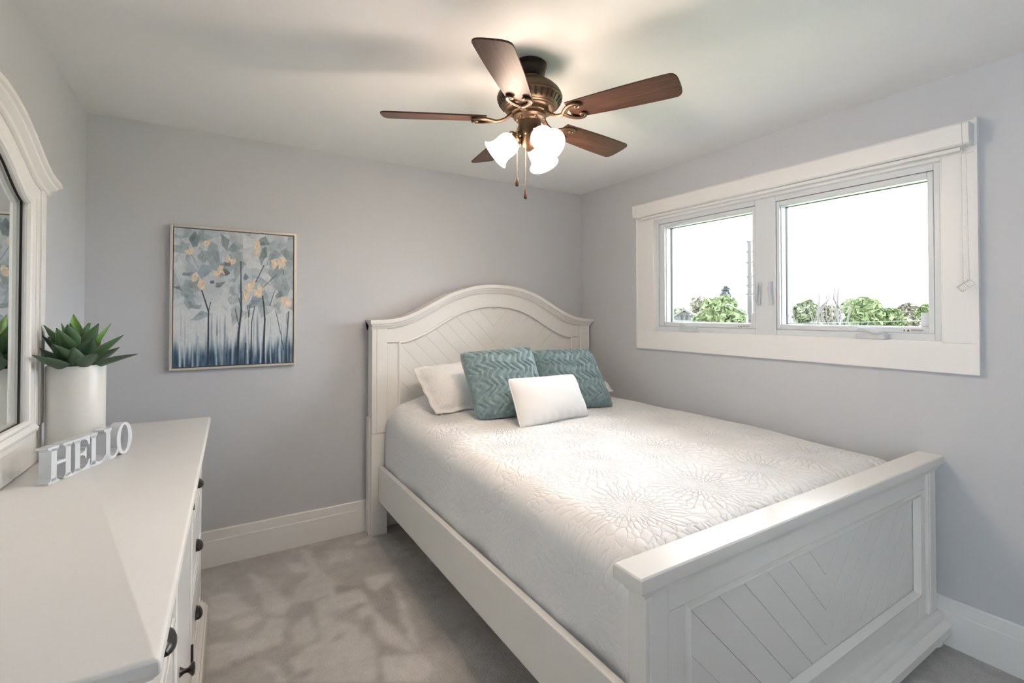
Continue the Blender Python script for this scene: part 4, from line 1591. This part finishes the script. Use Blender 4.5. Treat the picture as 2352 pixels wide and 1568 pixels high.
# blade: board with rounded tip, local X outwards
def blade_outline():
    r0, r1 = 0.165, 0.597
    w0, w1 = 0.050, 0.066
    pts = []
    for k in range(7):          # root curve
        a = -PI / 2 + PI * k / 6
        pts.append((r0 + 0.012 - 0.012 * math.cos(a), -w0 * math.sin(a) * -1))
    up = []
    for k in range(13):
        u = k / 12
        r = r0 + 0.012 + (r1 - 0.04 - r0 - 0.012) * u
        up.append((r, w0 + (w1 - w0) * math.sin(u * PI / 2)))
    tip = []
    for k in range(1, 16):
        a = PI / 2 - PI * k / 16
        n_ = 3.4
        ca, sa = math.cos(a), math.sin(a)
        tip.append((r1 - 0.04 + 0.04 * abs(ca) ** (2 / n_), w1 * math.copysign(abs(sa) ** (2 / n_), sa)))
    dn = [(x, -y) for x, y in up[::-1]]
    return up + tip + dn


BZ = -0.228
pitch = Matrix.Rotation(R(-12), 3, 'X')
outl = blade_outline()
bm_ = MB()
bm_.loft([[tuple(pitch @ Vector((x, y, -0.003)) + Vector((0, 0, BZ))) for x, y in outl], [tuple(pitch @ Vector((x, y, 0.003)) + Vector((0, 0, BZ))) for x, y in outl]])
blade0 = bm_.build('blade', M['walnut'], fan, bevel=0.0012)


def blade_arm():
    m = MB()
    off = Vector((0, 0, BZ - 0.010))
    pts = [Vector((0.070, 0, -0.204)), Vector((0.085, 0, -0.216)), Vector((0.100, 0, -0.228)), Vector((0.118, 0, -0.236)), Vector((0.136, 0, BZ - 0.012)), Vector((0.152, 0, BZ - 0.011))]
    m.tube(pts, [0.014, 0.012, 0.0105, 0.010, 0.011, 0.012], 10, 0.6)
    for s in (-1, 1):
        path = [(0.148, 0.0), (0.158, 0.012), (0.170, 0.026), (0.186, 0.038), (0.204, 0.045), (0.220, 0.044), (0.231, 0.036), (0.232, 0.026), (0.224, 0.020), (0.215, 0.023), (0.215, 0.030), (0.221, 0.031)]
        fine = []
        P_ = [Vector((x, s * y, 0)) for x, y in path]
        for i in range(len(P_) - 1):
            p0, p1, p2, p3 = P_[max(0, i - 1)], P_[i], P_[i + 1], P_[min(len(P_) - 1, i + 2)]
            for q in range(4):
                tt = q / 4
                fine.append(0.5 * ((2 * p1) + (p2 - p0) * tt + (2 * p0 - 5 * p1 + 4 * p2 - p3) * tt ** 2 + (3 * p1 - p0 - 3 * p2 + p3) * tt ** 3))
        fine.append(P_[-1])
        n = len(fine)
        m.tube([pitch @ p + off for p in fine], [0.0095 - 0.0050 * (i / n) for i in range(n)], 8, 0.75)
        # inner ridge that doubles the scroll line
        m.tube([pitch @ (p + Vector((0.010 * (1 - i / n), -s * 0.007, -0.003))) + off for i, p in enumerate(fine[:24])], 0.0032, 6)
    return m


arm0 = blade_arm().build('blade_arm', M['bronze'], fan, smooth=True, angle=60)
for (x, y) in ((0.178, 0.022), (0.178, -0.022), (0.226, 0.028), (0.226, -0.028)):
    p = pitch @ Vector((x, y, -0.004)) + Vector((0, 0, BZ))
    MB().sphere(p, 0.005, 8, 5, (1, 1, 0.6)).build('screw', M['brass'], arm0, smooth='all')
PHASE = -135.0
for k in range(5):
    b = blade0 if k == 0 else blade0.copy()
    a = arm0 if k == 0 else arm0.copy()
    if k:
        col.objects.link(b)
        col.objects.link(a)
        b.parent = fan
        a.parent = fan
        for ch in arm0.children:
            c2 = ch.copy()
            col.objects.link(c2)
            c2.parent = a
    b.rotation_euler = (0, 0, R(PHASE + 72 * k))
    a.rotation_euler = (0, 0, R(PHASE + 72 * k))

# light kit: three arms, bell shades
SH_AZ = [150.0, 30.0, 270.0]
for az in SH_AZ:
    a = R(az)
    tilt = R(50)         # from straight down
    ax = Vector((math.cos(a) * math.sin(tilt), math.sin(a) * math.sin(tilt), -math.cos(tilt)))
    neck = Vector((math.cos(a) * 0.052, math.sin(a) * 0.052, -0.300))
    q = ax.to_track_quat('Z', 'Y').to_matrix()
    m_ = MB()
    m_.tube([Vector((math.cos(a) * 0.025, math.sin(a) * 0.025, -0.290)), neck - ax * 0.012, neck + ax * 0.004], [0.016, 0.017, 0.018], 12)
    m_.lathe([(0.018, -0.004), (0.030, 0.002), (0.0345, 0.008), (0.0345, 0.022), (0.032, 0.023), (0.032, 0.010), (0.001, 0.004)], neck, 28, q)
    arm = m_.build('light_arm', M['bronze'], fan, smooth=True)
    for j in range(3):
        b = 2 * PI * j / 3 + 0.5
        MB().sphere(neck + q @ Vector((0.036 * math.cos(b), 0.036 * math.sin(b), 0.015)), 0.004, 8, 5).build('thumb_screw', M['brass'], arm, smooth='all')
    m_ = MB()
    prof = [(0.029, 0.010), (0.033, 0.018), (0.040, 0.026), (0.0455, 0.036), (0.0475, 0.048), (0.0475, 0.060), (0.0465, 0.074), (0.0470, 0.086), (0.0500, 0.098), (0.0555, 0.108), (0.0620, 0.115), (0.0645, 0.1165),
            (0.0630, 0.1175), (0.0530, 0.109), (0.0475, 0.098), (0.0445, 0.086), (0.0440, 0.074), (0.0450, 0.058), (0.0430, 0.038), (0.0370, 0.028), (0.029, 0.020)]
    m_.lathe(prof, neck, 36, q)
    sh = m_.build('lamp_shade', M['lit'], fan, smooth='all')
    m_ = MB()
    m_.sphere(neck + ax * 0.058, 0.020, 12, 8)
    m_.build('bulb', M['lit'], sh, smooth='all')
    ld = bpy.data.lights.new('fan_bulb_light', 'POINT')
    ld.energy = LAMP_W
    ld.color = (1.0, 0.80, 0.65)
    ld.shadow_soft_size = 0.03
    lo = bpy.data.objects.new('fan_bulb_light', ld)
    col.objects.link(lo)
    lo.location = FC + neck + ax * 0.105

# pull chains
cr = Vector((0.850, -0.527, 0))
cf = Vector((0.527, 0.850, 0))
for (lat, near, z0, z1) in ((-0.052, -0.045, -0.245, -0.478), (-0.018, -0.050, -0.300, -0.530)):
    p = cr * lat + cf * near
    m_ = MB()
    L = z0 - z1
    nb = int(L / 0.0075)
    for k in range(nb):
        m_.sphere((p.x, p.y, z0 - L * k / nb), 0.0017, 6, 4)
    m_.tube([(p.x, p.y, z0), (p.x, p.y, z1)], 0.0008, 5)
    m_.tube([(p.x * 0.7, p.y * 0.7, z0 + 0.004), (p.x, p.y, z0 + 0.004), (p.x, p.y, z0 - 0.006)], 0.003, 8)
    chn = m_.build('pull_chain', M['brass'], fan, smooth='all')
    m_ = MB()
    m_.lathe([(0.0008, 0.0), (0.003, -0.001), (0.0045, -0.008), (0.0075, -0.022), (0.0085, -0.030), (0.0070, -0.036), (0.0050, -0.038), (0.0005, -0.038)], (p.x, p.y, z1 + 0.002), 16)
    tag(m_.build('pull_fob', M['walnut'], chn, smooth=True), 'dark wooden teardrop fob')

# ------------------------------------------------------------------ outdoors
struct('ground', MB().box(XR + 3, 320, -120, 260, -4.2, -3.6), M['ground'], 'lawns and street beyond the window')
CAMP = Vector((0, 0, 1.418))
yaw, pt = 0.5554, 0.0129
cfw = Vector((math.sin(yaw) * math.cos(pt), math.cos(yaw) * math.cos(pt), math.sin(pt)))
crt = Vector((math.cos(yaw), -math.sin(yaw), 0))
cup = crt.cross(cfw)


def place(px, py, dist):
    """a spot on the ground plan for something seen in this direction, dist metres away"""
    d = crt * ((px - 1176) / 1106.92) - cup * ((py - 705.2) / 1106.92) + cfw
    d = d / math.hypot(d.x, d.y)
    return CAMP + d * dist


def tree(name, px, top_py, dist, half_px, mat, label, seed, kind='round', n=2600, group='trees beyond the window', leaf=0.16, bot_py=None):
    top = place(px, top_py, dist)
    side = place(px + half_px, top_py, dist)
    rad = (side - top).length
    G = -3.6
    base = Vector((top.x, top.y, G))
    H_ = top.z - G
    root = empty(name, base)
    tag(root, label, 'tree', group)
    rs = np.random.RandomState(seed)
    # crown made of leaf tufts on lumpy lobes
    pts = []
    if kind == 'spruce':
        for i in range(n):
            h = 1 - 0.62 * rs.rand() ** 0.75
            fr_h = (1 - h) / 0.42
            tier = 0.45 + 0.55 * abs(math.sin((1 - h) * 46))
            r = rad * 1.25 * min(1.0, fr_h ** 0.8 * 1.6 + 0.04) * tier * math.sqrt(rs.rand())
            a = rs.rand() * 6.28
            pts.append((r * math.cos(a), r * math.sin(a), H_ * h - 0.22 * r))
    else:
        crown_h = min(H_ * 0.8, rad * 1.7)
        lobes = []
        for i in range(26):
            a = rs.rand() * 6.28
            hh = rs.rand()
            rr = rad * 0.72 * math.sqrt(max(0.0, 1 - (2 * hh - 1) ** 2)) * (0.6 + 0.4 * rs.rand())
            lobes.append((rr * math.cos(a), rr * math.sin(a), H_ - crown_h * (1 - hh) * 0.84 - crown_h * 0.16 * 1.0, rad * (0.24 + 0.16 * rs.rand())))
        lobes.append((0, 0, H_ - crown_h * 0.22, rad * 0.34))
        for i in range(n):
            lx, ly, lz, lr = lobes[rs.randint(len(lobes))]
            d = rs.randn(3)
            d /= np.linalg.norm(d)
            rr = lr * (0.65 + 0.4 * rs.rand())
            pts.append((lx + d[0] * rr, ly + d[1] * rr, min(H_, lz + d[2] * rr * 0.8)))
    P_ = np.array(pts)
    k = len(P_)
    u = rs.randn(k, 3)
    u /= np.linalg.norm(u, axis=1)[:, None]
    w = rs.randn(k, 3)
    w = np.cross(u, w)
    w /= np.linalg.norm(w, axis=1)[:, None]
    s = leaf * (0.6 + 0.8 * rs.rand(k))[:, None]
    # leaf tuft: two crossed bent quads
    quad = np.stack([P_ - u * s - w * s * 0.6, P_ + u * s * 0.2 - w * s, P_ + u * s + w * s * 0.5, P_ - u * s * 0.1 + w * s], 1).reshape(-1, 3)
    fs = np.arange(4 * k).reshape(-1, 4)
    me = bpy.data.meshes.new('crown')
    me.from_pydata(quad.tolist(), [], fs.tolist())
    me.materials.append(mat)
    o = bpy.data.objects.new('crown', me)
    col.objects.link(o)
    o.parent = root
    m = MB()
    th = H_ * (0.9 if kind == 'spruce' else 0.62)
    m.tube([(0, 0, 0), (0.05, 0, th * 0.5), (0, 0.05, th)], [0.05 * H_ * 0.55, 0.03 * H_ * 0.55, 0.008 * H_], 8)
    if kind != 'spruce':
        for q in range(5):
            a = rs.rand() * 6.28
            m.tube([(0, 0, th * 0.55), (rad * 0.3 * math.cos(a), rad * 0.3 * math.sin(a), th * 0.85), (rad * 0.5 * math.cos(a), rad * 0.5 * math.sin(a), th * 1.1)], [0.014 * H_, 0.009 * H_, 0.004 * H_], 6)
    m.build('trunk', M['bark'], root, smooth='all')
    return root


def bare_tree(px, top_py, dist, label, seed, spread=1.0):
    top = place(px, top_py, dist)
    G = -3.6
    root = empty('bare_tree', (top.x, top.y, G))
    tag(root, label, 'tree', 'trees beyond the window')
    H_ = top.z - G
    rs = np.random.RandomState(seed)
    m = MB()
    m.tube([(0, 0, 0), (0.05, 0.03, H_ * 0.4), (-0.05, 0.05, H_ * 0.7), (0, 0, H_)], [0.16, 0.12, 0.07, 0.02], 7)
    m.build('trunk', M['bark'], root, smooth='all')
    m = MB()
    for i in range(16):
        z = H_ * (0.45 + 0.5 * rs.rand())
        a = rs.rand() * 6.28
        L = (H_ - z) * 0.5 * spread + 0.4
        m.tube([(0, 0, z), (L * 0.45 * math.cos(a), L * 0.45 * math.sin(a), z + L * 0.45), (L * 0.6 * math.cos(a + .2), L * 0.6 * math.sin(a + .2), z + L * 1.05)], [0.04, 0.028, 0.010], 5)
    m.build('branches', M['bark'], root, smooth='all')


G1 = foliage('spring_green_leaves', (0.088, 0.108, 0.050))
G2 = foliage('pale_green_leaves', (0.105, 0.115, 0.072))
G3 = foliage('budding_leaves', (0.120, 0.108, 0.082))
G4 = foliage('spruce_needles', (0.060, 0.064, 0.066))
tree('maple_tree', 1655, 680, 30, 66, G1, 'bushy green tree in the smaller pane below the dark spruce', 1, n=5200)
tree('spruce_tree', 1667, 656, 48, 20, G4, 'dark spruce top rising behind the bushy green tree', 2, 'spruce', n=1300, leaf=0.17)
tree('budding_tree', 1612, 676, 62, 36, G3, 'pale budding tree left of the dark spruce in the smaller pane', 3, n=1100, leaf=0.16)
tree('distant_tree', 1560, 706, 90, 34, G2, 'hazy pale tree behind the house roof in the smaller pane', 4, n=1600, leaf=0.3)
tree('maple_tree', 1985, 680, 30, 62, G1, 'broad green tree in the larger pane right of the bare trunks', 5, n=5200)
tree('maple_tree', 2045, 706, 40, 34, G1, 'lower green shoulder beside the broad tree in the larger pane', 15, n=2600)
tree('budding_tree', 1852, 688, 52, 36, G2, 'pale olive tree at the left edge of the larger pane', 6, n=2600, leaf=0.2)
tree('budding_tree', 1905, 700, 60, 30, G3, 'small tan tree between the bare trunks in the larger pane', 16, n=1100, leaf=0.2)
tree('budding_tree', 2085, 694, 55, 40, G3, 'tan budding tree right of the broad green tree', 7, n=2400, leaf=0.2)
tree('distant_tree', 2128, 702, 40, 22, G1, 'green tree cut by the right edge of the larger pane', 8, n=2200)
bare_tree(1882, 672, 24, 'leafless leaning tree at the left of the larger pane', 1, 1.3)
bare_tree(1925, 660, 21, 'tall leafless trunk beside the broad green tree', 2, 0.8)

# utility pole with crossarm stubs, seen at the right edge of the smaller pane
pb = place(1722, 735, 34)
pole = empty('utility_pole', (pb.x, pb.y, -3.6))
tag(pole, 'tall wooden utility pole with insulator stubs in the smaller pane', 'pole')
ptop = place(1724, 553, 34).z + 3.6
m_ = MB()
m_.tube([(0, 0, 0), (0, 0, ptop * 0.5), (0, 0, ptop)], [0.19, 0.15, 0.11], 10)
m_.build('post', M['pole'], pole, smooth='all')
for py in (556, 580, 605, 638, 658, 678):
    zz = place(1722, py, 34).z + 3.6
    m_ = MB()
    for s in (-1, 1):
        d = crt * s
        m_.tube([(d.x * 0.08, d.y * 0.08, zz), (d.x * 0.28, d.y * 0.28, zz + 0.16)], [0.035, 0.045], 7)
    m_.build('insulator', M['grey_metal'], pole, smooth='all')
# street lamp
sb = place(1716, 740, 24)
lampo = empty('street_lamp', (sb.x, sb.y, -3.6))
tag(lampo, 'grey street lamp with curved arm in front of the bushy green tree', 'street lamp')
hz = place(1716, 722, 24).z + 3.6
m_ = MB()
m_.tube([(0, 0, 0), (0, 0, hz * 0.6), (0, 0, hz)], [0.08, 0.06, 0.045], 8)
m_.build('post', M['grey_metal'], lampo, smooth='all')
m_ = MB()
pts = []
for k in range(9):
    u = k / 8
    d = -crt * (0.85 * math.sin(u * PI / 2))
    pts.append((d.x, d.y, hz - 0.02 + 0.45 * (1 - (1 - u) ** 2)))
m_.tube(pts, 0.03, 7)
m_.sphere(pts[-1], 0.09, 10, 6, (1.4, 1.4, 0.5))
m_.build('arm', M['grey_metal'], lampo, smooth='all')


# houses: gabled roofs showing above the sill
def house(px, eave_py, ridge_py, dist, half_px, label, wall, roof):
    e = place(px, eave_py, dist)
    rdg = place(px, ridge_py, dist)
    hw = (place(px + half_px, eave_py, dist) - e).length
    root = empty('house', (e.x, e.y, -3.6))
    tag(root, label, 'house', 'houses beyond the window')
    # face turned to the window
    ang = math.atan2(e.y, e.x)
    root.rotation_euler = (0, 0, ang - PI / 2)
    ez, rz_ = e.z + 3.6, rdg.z + 3.6
    m = MB()
    m.box(-hw * 0.92, hw * 0.92, 0, 8, 0, ez)
    m.prism([(-hw * 0.92, ez), (hw * 0.92, ez), (0, rz_ - 0.05)], 'y', 0, 8)
    m.build('wall', wall, root)
    m = MB()
    for s in (-1, 1):
        m.prism([(0, rz_), (s * hw * 1.05, ez - 0.02), (s * hw * 1.05, ez + 0.14), (0, rz_ + 0.16)], 'y', -0.4, 8.4)
    m.build('roof', roof, root)
    for s in (-1, 0, 1):
        m = MB()
        m.box(s * hw * 0.4 - 0.28, s * hw * 0.4 + 0.28, -0.05, 0.02, ez - 0.15, ez + 0.22)
        m.build('window', M['gap'], root)


house(1572, 730, 713, 40, 28, 'house with grey gable roof left of the bushy green tree', M['siding'], M['roof'])
house(1850, 749, 741, 78, 60, 'low roof ridge along the bottom of the larger pane', M['siding'], M['roof'])

# overhead wires
for i, (pa, pbb, d0, d1, lab) in enumerate((((1500, 663), (2200, 652), 34, 26, 'thin overhead wire highest in the larger pane'), ((1500, 672), (2200, 682), 34, 26, 'thin overhead wire just above the tree tops'),
                                            ((1500, 735), (2200, 733), 17, 15, 'thin overhead wire crossing low in front of the trees'))):
    a, b = place(*pa, d0), place(*pbb, d1)
    m_ = MB(a)
    pts = []
    for k in range(13):
        u = k / 12
        p = a.lerp(b, u)
        p.z -= 0.10 * math.sin(u * PI)
        pts.append(p)
    m_.tube(pts, 0.010, 5)
    o = m_.build('overhead_wire', M['wire'], None, smooth='all')
    o.location = a
    tag(o, lab, 'wire', 'overhead wires')
